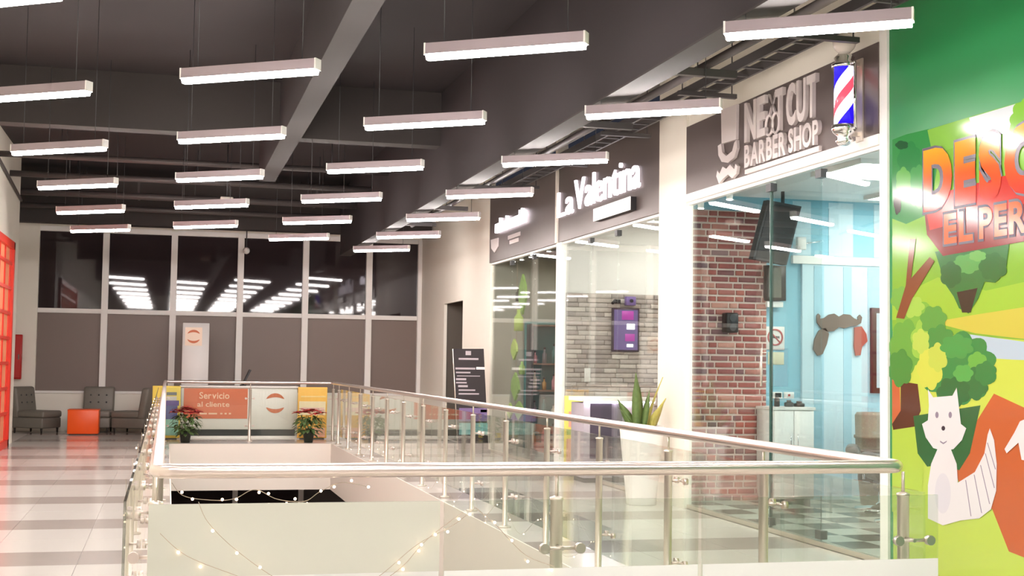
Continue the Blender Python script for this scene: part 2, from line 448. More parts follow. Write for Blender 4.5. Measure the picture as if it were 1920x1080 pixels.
# shop glazing
def glazing(n, y0, y1, zt, joints, label):
    w = thing(n, label, None, kind='structure')
    ys = [y0] + joints + [y1]
    for a, b in zip(ys, ys[1:]):
        box('pane', (XS+0.02, XS+0.032, a+0.004, b-0.004, 0.04, zt-0.03), GLASSS, w)
    box('sill', (XS, XS+0.06, y0, y1, 0.0, 0.04), STEELP, w)
    box('head', (XS, XS+0.06, y0, y1, zt-0.03, zt), WHITEF, w)
    for j in joints:
        for z in (zt-0.12, 0.06):
            box('patch_fitting', (XS-0.005, XS+0.055, j-0.05, j+0.05, z, z+0.07), DKGREY, w)
    return w
gb = glazing('window_8', 8.925, 12.76, 3.14, [10.87, 9.93], 'barber shop glass front')
box('door_edge', (XS+0.012, XS+0.042, 10.866, 10.874, 0.04, 3.1), mat('glass_edge_green', (70, 96, 88), 0.2), gb)
MB().tube([(XS-0.03, 10.95, 1.28), (XS-0.03, 10.95, 1.62)], 0.010, 8).tube([(XS-0.03, 10.95, 1.32), (XS+0.02, 10.95, 1.32)], 0.007, 6).tube([(XS-0.03, 10.95, 1.58), (XS+0.02, 10.95, 1.58)], 0.007, 6).build('door_handle', STEELP, gb)
glazing('window_9', 13.54, 17.28, 3.115, [15.05, 16.1], 'salon glass front')
glazing('window_10', 17.52, 21.42, 3.11, [18.8, 20.1], 'studio shop glass front')
struct('trim_2', MB().box(XS-0.03, XS+0.1, 8.925, 12.76, 3.14, 3.22), WHITEF, 'white beam under the barber shop sign')

# ================================================================== CORRIDOR LAMPS
LD = Vector((0.884, -0.6198, 0)); LL = LD.length; LA = math.atan2(LD.y, LD.x)
ZL = 3.405
def lamp_proto(wl, wr):
    t = thing('linear_pendant_lamp', 'white linear pendant lamp hanging slantwise under the dark ceiling', 'lamp', (0, 0, 0), 'slanted linear pendant lamps of the gallery')
    h = LL / 2
    MB().add([(-h+0.006, -0.022, 0), (h-0.006, -0.022, 0), (h-0.006, 0.022, 0), (-h+0.006, 0.022, 0), (-h+0.006, -0.034, 0.034), (h-0.006, -0.034, 0.034), (h-0.006, 0.034, 0.034), (-h+0.006, 0.034, 0.034)],
             [(0,3,2,1),(4,5,6,7),(0,1,5,4),(1,2,6,5),(2,3,7,6),(3,0,4,7)]).build('diffuser', TUBE, t)
    MB().box(-h+0.002, h-0.002, -0.038, 0.038, 0.034, 0.105).build('housing', ALU, t)
    for s in (-1, 1):
        MB().box(s*h-0.006, s*h+0.006, -0.039, 0.039, 0.030, 0.107).build('end_cap', WHITEF, t)
    for s, wlen in ((-1, wl), (1, wr)):
        MB().tube([(s*0.42, 0, 0.105), (s*0.42, 0, 0.105 + wlen)], 0.003, 5).build('suspension_wire', DKGREY, t)
    t.rotation_euler = (0, 0, LA)
    return t
pA = lamp_proto(0.05, 1.09); pO = lamp_proto(ZC-ZL-0.105, ZC-ZL-0.105)
usedA = usedO = False
for (x0, y0, kr, where) in ((3.1892, 7.3022, range(-2, 7), 'beside the bulkhead over the shop walkway'), (1.5751, 8.3839, range(-3, 6), 'between the bulkhead and the long beam'),
                     (0.0556, 9.6476, range(-7, 5), 'between the long beam and the left wall lamps'), (-1.5064, 10.9231, range(-3, 5), 'over the walkway along the cream left wall')):
    for k in kr:
        c = Vector((x0, y0 + 2.7275*k, ZL)) + LD/2
        if x0 > 3:
            o = pA if not usedA else copy_tree(pA); usedA = True
        else:
            o = pO if not usedO else copy_tree(pO); usedO = True
        tag(o, 'slanted white linear pendant lamp ' + where, 'lamp', 'pendant lamps ' + where)
        o.location = c

# ================================================================== RAILING AROUND THE OPENING
rail = thing('railing', 'stainless steel railing with glass panels around the floor opening', 'railing', (XRL, YN, 0))
HR = 1.05
def rrect(x0, x1, y0, y1, r, z, n=6):
    pts = []
    for cx, cy, a0 in ((x1-r, y0+r, -90), (x1-r, y1-r, 0), (x0+r, y1-r, 90), (x0+r, y0+r, 180)):
        for i in range(n+1):
            a = math.radians(a0 + 90*i/n); pts.append((cx + r*math.cos(a), cy + r*math.sin(a), z))
    return pts
MB().tube(rrect(XRL, XRR, YN, YF, 0.07, HR), 0.0265, 16, closed=True).build('handrail', STEEL, rail)
def post(x, y, out, arms=(0.76, 0.27), r=0.024, both=True):
    p = MB().lathe((x, y, 0), [(0.055, 0.0), (0.055, 0.012), (r+0.004, 0.016), (r, 0.02), (r, 0.93), (r+0.003, 0.932), (r+0.003, 0.942), (0.01, 0.948)], 14).build('post', STEELP, rail)
    MB().tube([(x, y, 0.945), (x, y, HR-0.02)], 0.007, 8).build('rod', STEELP, p)
    ox, oy = out
    tx, ty = -oy, ox
    for z in arms:
        m = MB()
        m.tube([(x + ox*r, y + oy*r, z), (x + ox*0.088, y + oy*0.088, z)], 0.008, 8)
        m.tube([(x + ox*0.075 - tx*0.07, y + oy*0.075 - ty*0.07, z), (x + ox*0.075 + tx*0.07, y + oy*0.075 + ty*0.07, z)], 0.007, 8)
        for s in (-1, 1):
            cx = x + tx*0.07*s; cy = y + ty*0.07*s
            m.tube([(cx + ox*0.07, cy + oy*0.07, z), (cx + ox*0.095, cy + oy*0.095, z)], 0.02, 10)
        m.build('glass_clamp', STEEL, p)
GO = 0.105   # glass stands outside the posts
posts_y = [YN + 1.319*k for k in range(1, 14)] + [YN + 1.319*14]
for y in posts_y:
    post(XRR, y, (1, 0)); post(XRL, y, (-1, 0))
for x in (XRL, (XRL+XRR)/2, XRR):
    post(x, YN, (0, -1)); post(x, YF, (0, 1))
ys = [YN] + posts_y[:-1] + [YF]
for a, b in zip(ys, ys[1:]):
    box('glass_panel', (XRR+GO-0.005, XRR+GO+0.005, a+0.012, b-0.012, 0.10, 0.945), GLASSR, rail)
    box('glass_panel', (XRL-GO-0.005, XRL-GO+0.005, a+0.012, b-0.012, 0.10, 0.945), GLASSR, rail)
xm = (XRL+XRR)/2
for a, b in ((XRL-0.09, xm), (xm, XRR+0.09)):
    box('glass_panel', (a+0.012, b-0.012, YF+GO-0.005, YF+GO+0.005, 0.10, 0.945), GLASSR, rail)
xj = YP(828, 1000, YN-GO).x; xj2 = 2.0
for i, (a, b) in enumerate(((XRL-0.03, xj), (xj, xj2), (xj2, XRR+0.1))):
    g = box('glass_panel', (a+0.008, b-0.008, YN-GO-0.005, YN-GO+0.005, 0.10, 0.945), FROST if i == 0 else GLASSR, rail)
    if i == 0: g['label'] = 'frosted glass panel'
    box('film_band', (a+0.01, b-0.01, YN-GO-0.0068, YN-GO-0.0055, 0.50, 0.692), FILM, g)

# fairy lights
BULB = mat('warm_fairy_bulb', (255, 236, 210), 0.4, emit=(255, 222, 190), estr=4.0)
WIRE = mat('brown_wire', (176, 160, 142), 0.5)
bulb_me = MB().sphere((0, 0, 0), 0.0052, 8, 5).mesh('bulb'); bulb_me.materials.append(BULB)
def catmull(P, n=10):
    P = [Vector(p) for p in P]; Q = [P[0]] + P + [P[-1]]; r = []
    for i in range(1, len(Q)-2):
        a, b, c, d = Q[i-1:i+3]
        for k in range(n):
            t = k/n; r.append(0.5*((2*b) + (c-a)*t + (2*a-5*b+4*c-d)*t*t + (3*b-a-3*c+d)*t**3))
    r.append(P[-1]); return r
def fairy(P, step, label, jit=0.012, r=0.0012):
    pts = catmull(P); t = thing('fairy_light_string', label, 'fairy lights', pts[0])
    MB().tube(pts, r, 5).build('wire', WIRE, t)
    acc = 0.0
    for a, b in zip(pts, pts[1:]):
        acc += (b-a).length
        if acc >= step:
            acc = 0
            inst('bulb', bulb_me, b + Vector((random.uniform(-jit, jit), random.uniform(-jit, jit)*0.2, random.uniform(-jit, jit) - 0.008)), t)
yg = YN - GO - 0.016
px = lambda L: [YP(x, y, yg) for x, y in L]
fairy(px([(300, 1000), (350, 1042), (440, 1078), (560, 1120), (660, 1118), (745, 1070), (800, 1012), (868, 960)]), 0.085, 'low swag of fairy lights on the frosted glass panel')
fairy([v - Vector((0, 0.02, 0)) for v in px([(372, 940), (390, 978), (440, 1028), (520, 1085), (610, 1130), (700, 1085), (780, 1020), (845, 985), (890, 950)])], 0.10, 'fairy light swag starting at the top edge of the frosted panel')
fairy([YP(x, y, YN+0.035) for x, y in [(322, 905), (345, 930), (400, 938), (440, 935), (478, 918), (520, 936), (570, 940), (600, 922), (640, 905), (690, 912)]], 0.05, 'fairy light string tangled right under the near handrail', 0.02)
fairy(px([(890, 950), (930, 985), (985, 1040), (1040, 1062)]), 0.09, 'short fairy light string dropping to the middle post of the near railing')
LP = []
for k in range(1, 12):
    y = YN + 0.1 + 1.319*k; LP += [(XRL-GO-0.036, y, 0.90), (XRL-GO-0.036, y+0.66, 0.52)]
fairy(LP, 0.34, 'long fairy light garland waving along the left glass panels')
RP = []
for k in range(3, 13):
    y = YN + 1.319*k; RP += [(XRR-0.04, y, 0.22), (XRR-0.04, y+0.66, 0.03)]
fairy(RP, 0.45, 'fairy light garland low along the posts on the shop side')

# ================================================================== FAR LOUNGE
def slipper_chair(c, rot, label):
    t = thing('slipper_chair', label, 'chair', c, 'tufted grey slipper chairs by the far windows')
    # local: faces -Y, width .58 (x), depth .72
    st = Vector(c)
    def B(*a, bev=0.03): 
        m = MB(); m.bbox(*a, bev, 3); m.v = [v + st for v in m.v]; return m
    B(-0.29, 0.29, -0.36, 0.34, 0.10, 0.30).build('seat_base', LEATHER, t)
    B(-0.29, 0.29, -0.38, 0.22, 0.30, 0.43, bev=0.04).build('seat_cushion', LEATHER, t)
    m = MB(); m.bbox(-0.29, 0.29, 0.18, 0.34, 0.28, 0.88, 0.045, 3)
    for v in m.v: v.y += max(0, (v.z - 0.35)) * 0.16
    m.v = [v + st for v in m.v]; bk = m.build('backrest', LEATHER, t)
    for i in (-1, 0, 1):
        for z in (0.72, 0.58):
            MB().sphere(st + Vector((i*0.15, 0.175 + (z-0.35)*0.16, z)), 0.017, 8, 5, 1, 0.6, 1).build('tuft_button', DKGREY, bk)
    for sx in (-1, 1):
        for y in (-0.31, 0.29):
            MB().tube([st + Vector((sx*0.24, y, 0)), st + Vector((sx*0.24, y, 0.11))], [0.014, 0.024], 8).build('leg', LEGM, t)
    t.rotation_euler = (0, 0, rot); return t
slipper_chair((-2.40, 27.0, 0), math.radians(58), 'grey tufted slipper chair facing the orange cube, next to the red cabinet')
slipper_chair((-1.30, 27.22, 0), math.radians(-4), 'grey tufted slipper chair standing with its back to the far windows')
slipper_chair((-0.56, 26.9, 0), math.radians(-118), 'grey tufted slipper chair with its back to the railing')
oc = thing('cube_table', 'bright orange cube table between the grey slipper chairs', 'table', (-1.49, 26.5, 0))
MB().bbox(-1.775, -1.215, 26.22, 26.78, 0.02, 0.47, 0.012, 2).build('body', ORANGE, oc)
MB().bbox(-1.78, -1.21, 26.215, 26.785, 0.455, 0.475, 0.006, 2).build('top', ORANGE, oc)
MB().box(-1.75, -1.24, 26.25, 26.75, 0.0, 0.02).build('plinth', LEGM, oc)
rc = thing('hose_cabinet', 'red fire hose cabinet on the cream wall by the far windows', 'cabinet', (-3.0, YW-0.06, 1.5))
a = YP(25, 627, YW-0.2); b = YP(39, 711, YW-0.2)
MB().bbox(a.x-0.25, b.x, YW-0.22, YW-0.062, b.z, a.z, 0.01, 1).build('body', RED, rc)
MB().box(a.x-0.22, b.x-0.02, YW-0.235, YW-0.22, b.z+0.03, a.z-0.03).build('door', RED, rc)
MB().box(b.x-0.06, b.x-0.04, YW-0.255, YW-0.235, (a.z+b.z)/2-0.05, (a.z+b.z)/2+0.05).build('handle', CHROME, rc)
# red lattice frame on left wall
rl = thing('red_shop_frame', 'red framed lattice screen fixed to the cream left wall', 'screen', (XL, 20, 0))
z1 = 3.30
fr = MB(); y0, y1 = 17.0, 22.9
fr.box(XL, XL+0.06, y0, y1, z1-0.12, z1); fr.box(XL, XL+0.06, y1-0.14, y1, 0, z1); fr.box(XL, XL+0.06, y0, y0+0.14, 0, z1); fr.box(XL, XL+0.06, y0, y1, 0, 0.12)
fr.build('frame', REDF, rl)
for i in range(1, 8):
    z = 0.12 + i*0.4; box('rail', (XL, XL+0.035, y0+0.14, y1-0.14, z, z+0.05), REDF, rl)
for i in range(1, 9):
    y = y0 + 0.14 + i*0.68; box('bar', (XL, XL+0.03, y, y+0.05, 0.12, z1-0.12), REDF, rl)
box('backing', (XL, XL+0.008, y0+0.1, y1-0.1, 0.1, z1-0.1), mat('peach_print', (240, 150, 110), 0.6), rl)

# service desk behind the far railing
DY = 25.2
dk = thing('service_desk', 'white customer service desk with an orange panel behind the far railing', 'desk', (1.33, DY+0.3, 0))
MB().bbox(0.267, 2.385, DY, DY+0.55, 0.16, 0.93, 0.01, 1).build('body', WHITE, dk)
MB().bbox(0.24, 2.41, DY-0.03, DY+0.6, 0.93, 0.965, 0.008, 1).build('worktop', WHITE, dk)
MB().box(0.30, 2.36, DY+0.06, DY+0.5, 0.04, 0.16).build('plinth', DKGREY, dk)
MB().box(0.267, 2.385, DY, DY+0.55, 0.0, 0.04).build('foot_board', WHITE, dk)
MB().box(0.315, 1.47, DY-0.008, DY, 0.36, 0.915).build('orange_panel', ORANGEP, dk)
PEACH = mat('peach_letter', (252, 214, 186), 0.6)
def mapY(x0, x1, z0, z1, y): return lambda u, v: Vector((x0 + (x1-x0)*u, y, z0 + (z1-z0)*v))
a0 = YP(374, 737, DY); b0 = YP(430, 748, DY)
letters('Servicio', mapY(a0.x, b0.x, b0.z, a0.z+0.02, DY-0.0085), (0, -0.006, 0), PEACH, dk, bold=0.015)
a0 = YP(370, 754, DY); b0 = YP(430, 763, DY)
letters('al cliente', mapY(a0.x, b0.x, b0.z, a0.z+0.01, DY-0.0085), (0, -0.006, 0), PEACH, dk, bold=0.015)
for i, (xa, xb) in enumerate(((374, 388), (391, 407), (413, 417), (421, 425), (429, 433))):
    a0 = YP(xa, 774, DY); b0 = YP(xb, 777, DY); box('small_line', (a0.x, b0.x, DY-0.012, DY-0.008, b0.z, a0.z), PEACH, dk)
def ring_logo(cx, cz, y, R, parent, m, w=0.3):
    for a0, a1, nm in ((25, 155, 'logo_arc'), (205, 335, 'logo_arc')):
        poly = []; n = 14
        for i in range(n+1):
            a = math.radians(a0 + (a1-a0)*i/n); poly.append((cx + R*math.cos(a), y, cz + R*math.sin(a)))
        for i in range(n+1):
            a = math.radians(a1 - (a1-a0)*i/n); rr = R*(1 - w*math.sin(math.pi*(i/n))**0.6)
            poly.append((cx + rr*math.cos(a), y, cz + rr*math.sin(a)))
        MB().prism(poly, (0, -0.006, 0)).build(nm, m, parent)
lc_ = YP(516, 756, DY); ring_logo(lc_.x, lc_.z, DY-0.002, 0.185, dk, RINGO, 0.40)
mo = thing('monitor', 'black monitor seen edge-on above the service desk', 'monitor', (1.45, DY+0.3, 0.965))
MB().prism([(1.395, DY+0.2, 1.02), (1.425, DY+0.2, 1.02), (1.54, DY+0.2, 1.26), (1.51, DY+0.2, 1.27)], (0, 0.35, 0)).build('screen', BLACK, mo)
MB().bbox(1.34, 1.46, DY+0.28, DY+0.46, 0.965, 0.985, 0.006, 1).tube([(1.40, DY+0.37, 0.98), (1.42, DY+0.37, 1.06)], 0.015, 8).build('stand', BLACK, mo)
TY = 26.3
a = YP(343, 605, TY); b = YP(393, 605, TY)
tt = thing('totem_sign', 'tall white totem sign with an orange ring logo behind the desk', 'sign', ((a.x+b.x)/2, TY, 0))
MB().bbox(a.x, b.x, TY, TY+0.16, 0.03, a.z, 0.008, 1).build('body', mat('totem_white', (226, 222, 220), 0.4), tt)
MB().box(a.x-0.04, b.x+0.04, TY-0.05, TY+0.21, 0, 0.03).build('base', STEELP, tt)
c = YP(363, 631, TY); s = 0.16
MB().box(c.x-s, c.x+s, TY-0.004, TY, c.z-s*1.1, c.z+s*1.1).build('logo_plate', mat('logo_plate', (250, 226, 206), 0.5), tt)
ring_logo(c.x, c.z, TY-0.004, 0.13, tt, RINGO, 0.36)

def standee(name, label, px0, px1, Y, zt, base_m, bands):
    a = YP(px0, 770, Y); b = YP(px1, 770, Y)
    t = thing(name, label, 'poster stand', ((a.x+b.x)/2, Y, 0))
    MB().bbox(a.x, b.x, Y, Y+0.03, 0.02, zt, 0.005, 1).build('board', base_m, t)
    MB().box(a.x+0.05, b.x-0.05, Y-0.08, Y+0.14, 0, 0.02).build('foot', DKGREY, t)
    for i, (u0, u1, v0, v1, m, nm) in enumerate(bands):
        W = b.x - a.x
        MB().box(a.x + u0*W, a.x + u1*W, Y-0.002-0.001*i, Y, 0.02 + v0*(zt-0.02), 0.02 + v1*(zt-0.02)).build(nm, m, t)
    return t
Mx = lambda n, c: mat('print_' + n, c, 0.6)
standee('poster_stand', 'yellow and blue poster stand in the railing corner by the lounge', 285, 338, 24.9, 0.96, Mx('yellow', (240, 214, 96)),
        [(0.42, 0.95, 0.05, 0.36, Mx('mint', (150, 206, 188)), 'mint_print'), (0.40, 0.9, 0.36, 0.62, Mx('navy', (84, 92, 150)), 'blue_print'),
         (0.40, 0.95, 0.62, 0.72, Mx('violet', (92, 74, 148)), 'violet_print'), (0.5, 0.86, 0.72, 0.80, Mx('pale', (214, 210, 206)), 'pale_print'),
         (0.5, 0.86, 0.82, 0.88, Mx('grey', (120, 124, 130)), 'grey_print'), (0.08, 0.4, 0.1, 0.6, Mx('pale', (214, 210, 206)), 'pale_print')])
standee('poster_stand', 'orange and yellow poster stand at the other end of the desk', 558, 613, 24.9, 0.96, Mx('amber', (250, 194, 92)),
        [(0.05, 0.95, 0.45, 0.72, Mx('cream', (244, 226, 190)), 'cream_print'), (0.1, 0.9, 0.52, 0.60, Mx('pinkish', (240, 200, 190)), 'pink_print'),
         (0.1, 0.95, 0.80, 0.83, Mx('paleamber', (254, 220, 150)), 'amber_line'), (0.3, 0.95, 0.02, 0.2, Mx('salmon', (240, 176, 150)), 'salmon_print')])

# poinsettias on the ledge
LEAF = mat('poinsettia_leaf', (84, 108, 62), 0.5, noise=0.2, nscale=30); BRACT = mat('poinsettia_bract', (186, 58, 56), 0.5, noise=0.2, nscale=30)
POT = mat('dark_green_pot', (44, 48, 36), 0.4)
def leaf(mb, c, d, L, W, droop=0.3):
    d = Vector(d).normalized(); s = d.cross(Vector((0, 0, 1)))
    s = s.normalized() if s.length > 1e-3 else Vector((1, 0, 0)); n = s.cross(d)
    P = lambda t, w, z: Vector(c) + d*(L*t) + s*(W*w) + n*(z*L)
    mb.add([P(0, 0, 0), P(0.35, -0.5, 0.06), P(0.35, 0, 0), P(0.35, 0.5, 0.06), P(0.7, -0.4, -0.02), P(0.7, 0, -0.06), P(0.7, 0.4, -0.02), P(1, 0, -droop)],
           [(0, 2, 1), (0, 3, 2), (1, 2, 5, 4), (2, 3, 6, 5), (4, 5, 7), (5, 6, 7)], True)
def poinsettia(c, h, r, label):
    c = Vector(c); t = thing('potted_poinsettia', label, 'potted plant', c, 'poinsettias on the ledge')
    MB().lathe(c, [(0.075, 0), (0.10, 0.17), (0.112, 0.175), (0.112, 0.20), (0.09, 0.20), (0.085, 0.18)], 16).build('pot', POT, t)
    st = MB()
    for k in range(7):
        a = k*0.9; st.tube([c + Vector((0.02*math.cos(a), 0.02*math.sin(a), 0.17)), c + Vector((r*0.55*math.cos(a), r*0.55*math.sin(a), h*0.8))], 0.006, 5)
    st.build('stem', LEAF, t)
    g = MB()
    for k in range(120):
        a = random.uniform(0, 6.283); z = random.uniform(0.24, 0.80); q = r*math.sin(math.pi*min(1, (z-0.1)/0.9))*random.uniform(0.45, 0.8)
        leaf(g, c + Vector((q*math.cos(a), q*math.sin(a), h*z)), (math.cos(a), math.sin(a), random.uniform(-0.5, 0.3)), random.uniform(0.09, 0.15), 0.075)
    tag(g.build('foliage', LEAF, t), kind='stuff')
    rr = MB()
    for k in range(11):
        a0 = k*2.4; q = r*0.92*math.sqrt(k/11); cc = c + Vector((q*math.cos(a0), q*math.sin(a0), h*(0.92 - 0.12*(k/11)) + random.uniform(0, 0.03)))
        for j in range(8):
            a = j*0.785 + k; leaf(rr, cc, (math.cos(a), math.sin(a), random.uniform(0.0, 0.45)), random.uniform(0.10, 0.16), 0.085, 0.2)
    tag(rr.build('bracts', BRACT, t), kind='stuff')
p1 = ZP(347, 829); p2 = ZP(579, 829)
poinsettia((p1.x, 23.84, 0), 0.62, 0.26, 'red poinsettia in a dark pot before the blue and yellow poster')
poinsettia((p2.x-0.02, 23.84, 0), 0.60, 0.27, 'red poinsettia in a dark pot before the orange poster')

# small dome camera
dcp = YP(462, 470, YW-0.25)
dc = thing('dome_camera', 'small white dome camera hanging before the dark windows', 'camera', (dcp.x, dcp.y, dcp.z))
MB().sphere((dcp.x, dcp.y, dcp.z), 0.07, 12, 8).build('dome', WHITE, dc)
MB().tube([(dcp.x, dcp.y, dcp.z+0.06), (dcp.x, dcp.y, 4.35)], 0.012, 8).tube([(dcp.x, dcp.y, 4.35), (dcp.x, YW, 4.35)], 0.012, 8).build('drop_pole', DKGREY, dc)

# ================================================================== CEILING SERVICES
def pipe(pts, r, label, m=PIPE, n=10, cat='pipe', hang=None):
    t = thing('ceiling_pipe', label, cat, pts[0]); MB().tube(pts, r, n).build('pipe', m, t)
    if hang:
        for x, y, z, zt in hang: MB().tube([(x, y, z), (x, y, zt)], 0.008, 6).build('hanger', DKGREY, t)
    return t
for i, (y, z, r, lab) in enumerate(((20.6, 4.42, 0.045, 'dark pipe crossing under the ceiling beyond the long beam end'), (22.3, 4.36, 0.05, 'thicker dark pipe crossing the ceiling over the far lamps'),
                                   (24.2, 4.30, 0.06, 'dark pipe crossing the ceiling above the far railing'), (25.6, 4.22, 0.05, 'dark pipe crossing right before the far windows'))):
    pipe([(-2.5 if y < 23.7 else -3.2, y, z), (3.29, y, z)], r, lab, hang=[(x, y, z, ZC) for x in (-1.6, 0.4, 2.4)])
du = thing('air_duct', 'long dark rectangular duct crossing the ceiling before the far windows', 'duct', (0, 25.0, 4.4))
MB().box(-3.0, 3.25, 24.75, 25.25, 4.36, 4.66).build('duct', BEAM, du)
for x in (-2.2, -0.6, 1.0, 2.6): MB().box(x, x+0.04, 24.74, 25.26, 4.35, 4.67).build('flange', PIPE, du)
for x in (-1.5, 1.8): MB().tube([(x, 25.0, 4.66), (x, 25.0, ZC)], 0.008, 6).build('hanger', DKGREY, du)
ex = thing('ceiling_speaker', 'small pale box fixed under the dark ceiling above the lamps', 'speaker', (0.9, 21.5, 4.3))
sp_ = YP(425, 376, 21.5); MB().bbox(sp_.x-0.1, sp_.x+0.1, 21.4, 21.6, sp_.z-0.05, sp_.z+0.05, 0.01, 1).build('body', SLABM, ex)
MB().tube([(sp_.x, 21.5, sp_.z+0.05), (sp_.x, 21.5, ZC)], 0.01, 6).build('drop_rod', DKGREY, ex)
# cable tray along shop fronts
ct = thing('cable_tray', 'dark steel cable tray hanging along the shop fronts', 'cable tray', (4.62, 12, 3.85))
for x in (4.52, 4.72): MB().box(x-0.012, x+0.012, 5.0, 19.0, 3.91, 3.99).build('side_rail', TRAYM, ct)
for k in range(46):
    y = 5.2 + k*0.3; box('rung', (4.52, 4.72, y, y+0.03, 3.91, 3.925), TRAYM, ct)
for k in range(6):
    y = 6.6 + k*2.2
    box('cross_arm', (4.36, 4.92, y, y+0.05, 3.87, 3.91), TRAYM, ct)
    for x in (4.40, 4.88): MB().tube([(x, y+0.025, 3.91), (x, y+0.025, 4.6)], 0.006, 6).build('hanger_rod', TRAYM, ct)
for k in range(7):
    y = 7.1 + k*2.4
    sb = thing('strut_bracket', 'dark steel strut bracket beside the bulkhead over the shop lamps', 'bracket', (3.75, y, 3.72), 'strut brackets along the bulkhead')
    box('channel', (3.505, 4.25, y, y+0.06, 3.70, 3.76), TRAYM, sb)
    MB().tube([(3.93, y+0.03, 3.76), (3.93, y+0.03, 4.6)], 0.006, 6).build('hanger_rod', TRAYM, sb)
for x, z, r, m, lab in ((3.68, 3.81, 0.045, STEELP, 'bright steel conduit lying on the brackets beside the bulkhead'), (3.84, 3.79, 0.025, STEELP, 'thin steel conduit lying on the brackets next to the wider one'), (4.02, 3.80, 0.035, PIPE, 'dark conduit lying on the brackets over the shop lamps')):
    pipe([(x, 4.0, z), (x, 22.5, z)], r, lab, m)
fd = thing('silver_duct', 'crinkled silver insulated duct above the shop lamps', 'duct', (4.25, 13, 4.2))
MB().tube([(4.15 + 0.03*math.sin(k*1.7), 9.5 + k*0.35, 4.3 + 0.02*math.sin(k*2.3)) for k in range(28)], [0.13 + 0.012*(k % 2) for k in range(28)], 12).build('duct', mat('silver_foil', (206, 200, 196), 0.35, 0.7, bump=0.5, nscale=14), fd)
for k in (3, 12, 21): MB().tube([(4.15, 9.5 + k*0.35, 4.4), (4.15, 9.5 + k*0.35, 4.597)], 0.008, 6).build('strap', DKGREY, fd)
ctl = thing('wall_conduit', 'dark tube standing for a bracket shadow on the upper cream left wall', 'conduit', (XL, 22, 4))
MB().tube([(XL+0.03, 18.0, 4.55), (XL+0.03, 23.8, 4.1)], 0.025, 8).build('pipe', PIPE, ctl)  # thin dark tube drawn in place of a cast bracket shadow

# ================================================================== SHOP SIGNS
def sx(x, y): return XP(x, y, XS)
def mapX(y0, y1, z0, z1, X, shear=0.0): return lambda u, v: Vector((X, y0 + (y1-y0)*u, z0 + (z1-z0)*v))
# --- barber shop sign
bs = thing('barber_sign', 'brown metal barber shop sign with raised pale letters over the glass front', 'sign', (XS, 10.8, 3.22))
MB().box(XS-0.03, XS+0.02, 8.925, 12.76, 3.222, 3.92).build('panel', SIGNP, bs)
X0 = XS - 0.032
a = sx(1408, 195); b = sx(1408, 269); c = sx(1543, 223)
letters('NE', mapX(a.y, sx(1447, 230).y, b.z, a.z, X0), (-0.035, 0, 0), LETG, bs, bold=0.03)
letters('T', mapX(sx(1466, 230).y, sx(1480, 230).y, b.z, a.z, X0), (-0.035, 0, 0), LETG, bs, bold=0.02)
letters('CUT', mapX(sx(1487, 230).y, c.y, b.z, a.z, X0), (-0.035, 0, 0), LETG, bs, bold=0.03)
# the X is an open pair of scissors
ya, yb = sx(1449, 230).y, sx(1465, 230).y
for s_ in (-1, 1):
    m = MB(); yc = (ya+yb)/2; w = abs(ya-yb)/2
    m.prism([(X0, yc + s_*w*0.9, a.z), (X0, yc + s_*w*0.65, a.z-0.01), (X0, yc - s_*w*0.5, b.z+0.17), (X0, yc - s_*w*0.85, b.z+0.17)], (-0.02, 0, 0))
    ring = [(X0-0.01, yc - s_*w*0.75 + 0.07*math.cos(t*0.4488), b.z+0.085 + 0.09*math.sin(t*0.4488)) for t in range(14)]
    m.tube(ring, 0.014, 6, closed=True); m.build('scissor_blade', LETG, bs)
a2 = sx(1408, 274); b2 = sx(1408, 316); c2 = sx(1548, 277)
letters('BARBER', mapX(a2.y, sx(1486, 260).y, b2.z, a2.z, X0), (-0.035, 0, 0), LETG, bs, bold=0.03)
letters('SHOP', mapX(sx(1491, 260).y, c2.y, b2.z, a2.z, X0), (-0.035, 0, 0), LETG, bs, bold=0.03)
u1 = sx(1408, 325); MB().box(X0-0.03, X0, c2.y, u1.y, u1.z-0.012, u1.z+0.028).build('underline', LETG, bs)
# razor, bowl and moustache emblem
P = lambda L: [sx(x, y) - Vector((0.032, 0, 0)) for x, y in L]
ez = lambda L, nm: MB().prism(P(L), (-0.03, 0, 0)).build(nm, LETG, bs)
ez([(1363, 207), (1392, 196), (1391, 262), (1364, 270)], 'emblem_handle')
bow = [(1357, 274), (1363, 270), (1365, 286), (1373, 293), (1384, 284), (1388, 268), (1392, 263), (1393, 278), (1388, 296), (1376, 306), (1364, 304), (1358, 292)]
ez(bow, 'emblem_crescent')
ez([(1354, 331), (1356, 320), (1360, 326), (1366, 313), (1373, 317), (1380, 309), (1388, 318), (1390, 308), (1394, 312), (1392, 326), (1384, 335), (1376, 328), (1366, 336), (1359, 345)], 'emblem_moustache')
# --- barber pole
PX_, PY_ = XS-0.17, sx(1583, 180).y - 0.12
pc = XP(1583, 235, PX_); PY_ = pc.y; zb_ = pc.z; zt_ = XP(1583, 128, PX_).z
bp_ = thing('barber_pole', 'lit barber pole with red, white and blue stripes beside the sign lettering', 'barber pole', (PX_, PY_, zb_))
pm = bpy.data.materials.new('barber_stripes'); pm.use_nodes = True
nt = pm.node_tree; pb = nt.nodes['Principled BSDF']
tc = nt.nodes.new('ShaderNodeTexCoord'); sep = nt.nodes.new('ShaderNodeSeparateXYZ'); nt.links.new(tc.outputs['Object'], sep.inputs[0])
at = nt.nodes.new('ShaderNodeMath'); at.operation = 'ARCTAN2'; nt.links.new(sep.outputs[0], at.inputs[0]); nt.links.new(sep.outputs[1], at.inputs[1])
d1 = nt.nodes.new('ShaderNodeMath'); d1.operation = 'DIVIDE'; d1.inputs[1].default_value = 2*math.pi; nt.links.new(at.outputs[0], d1.inputs[0])
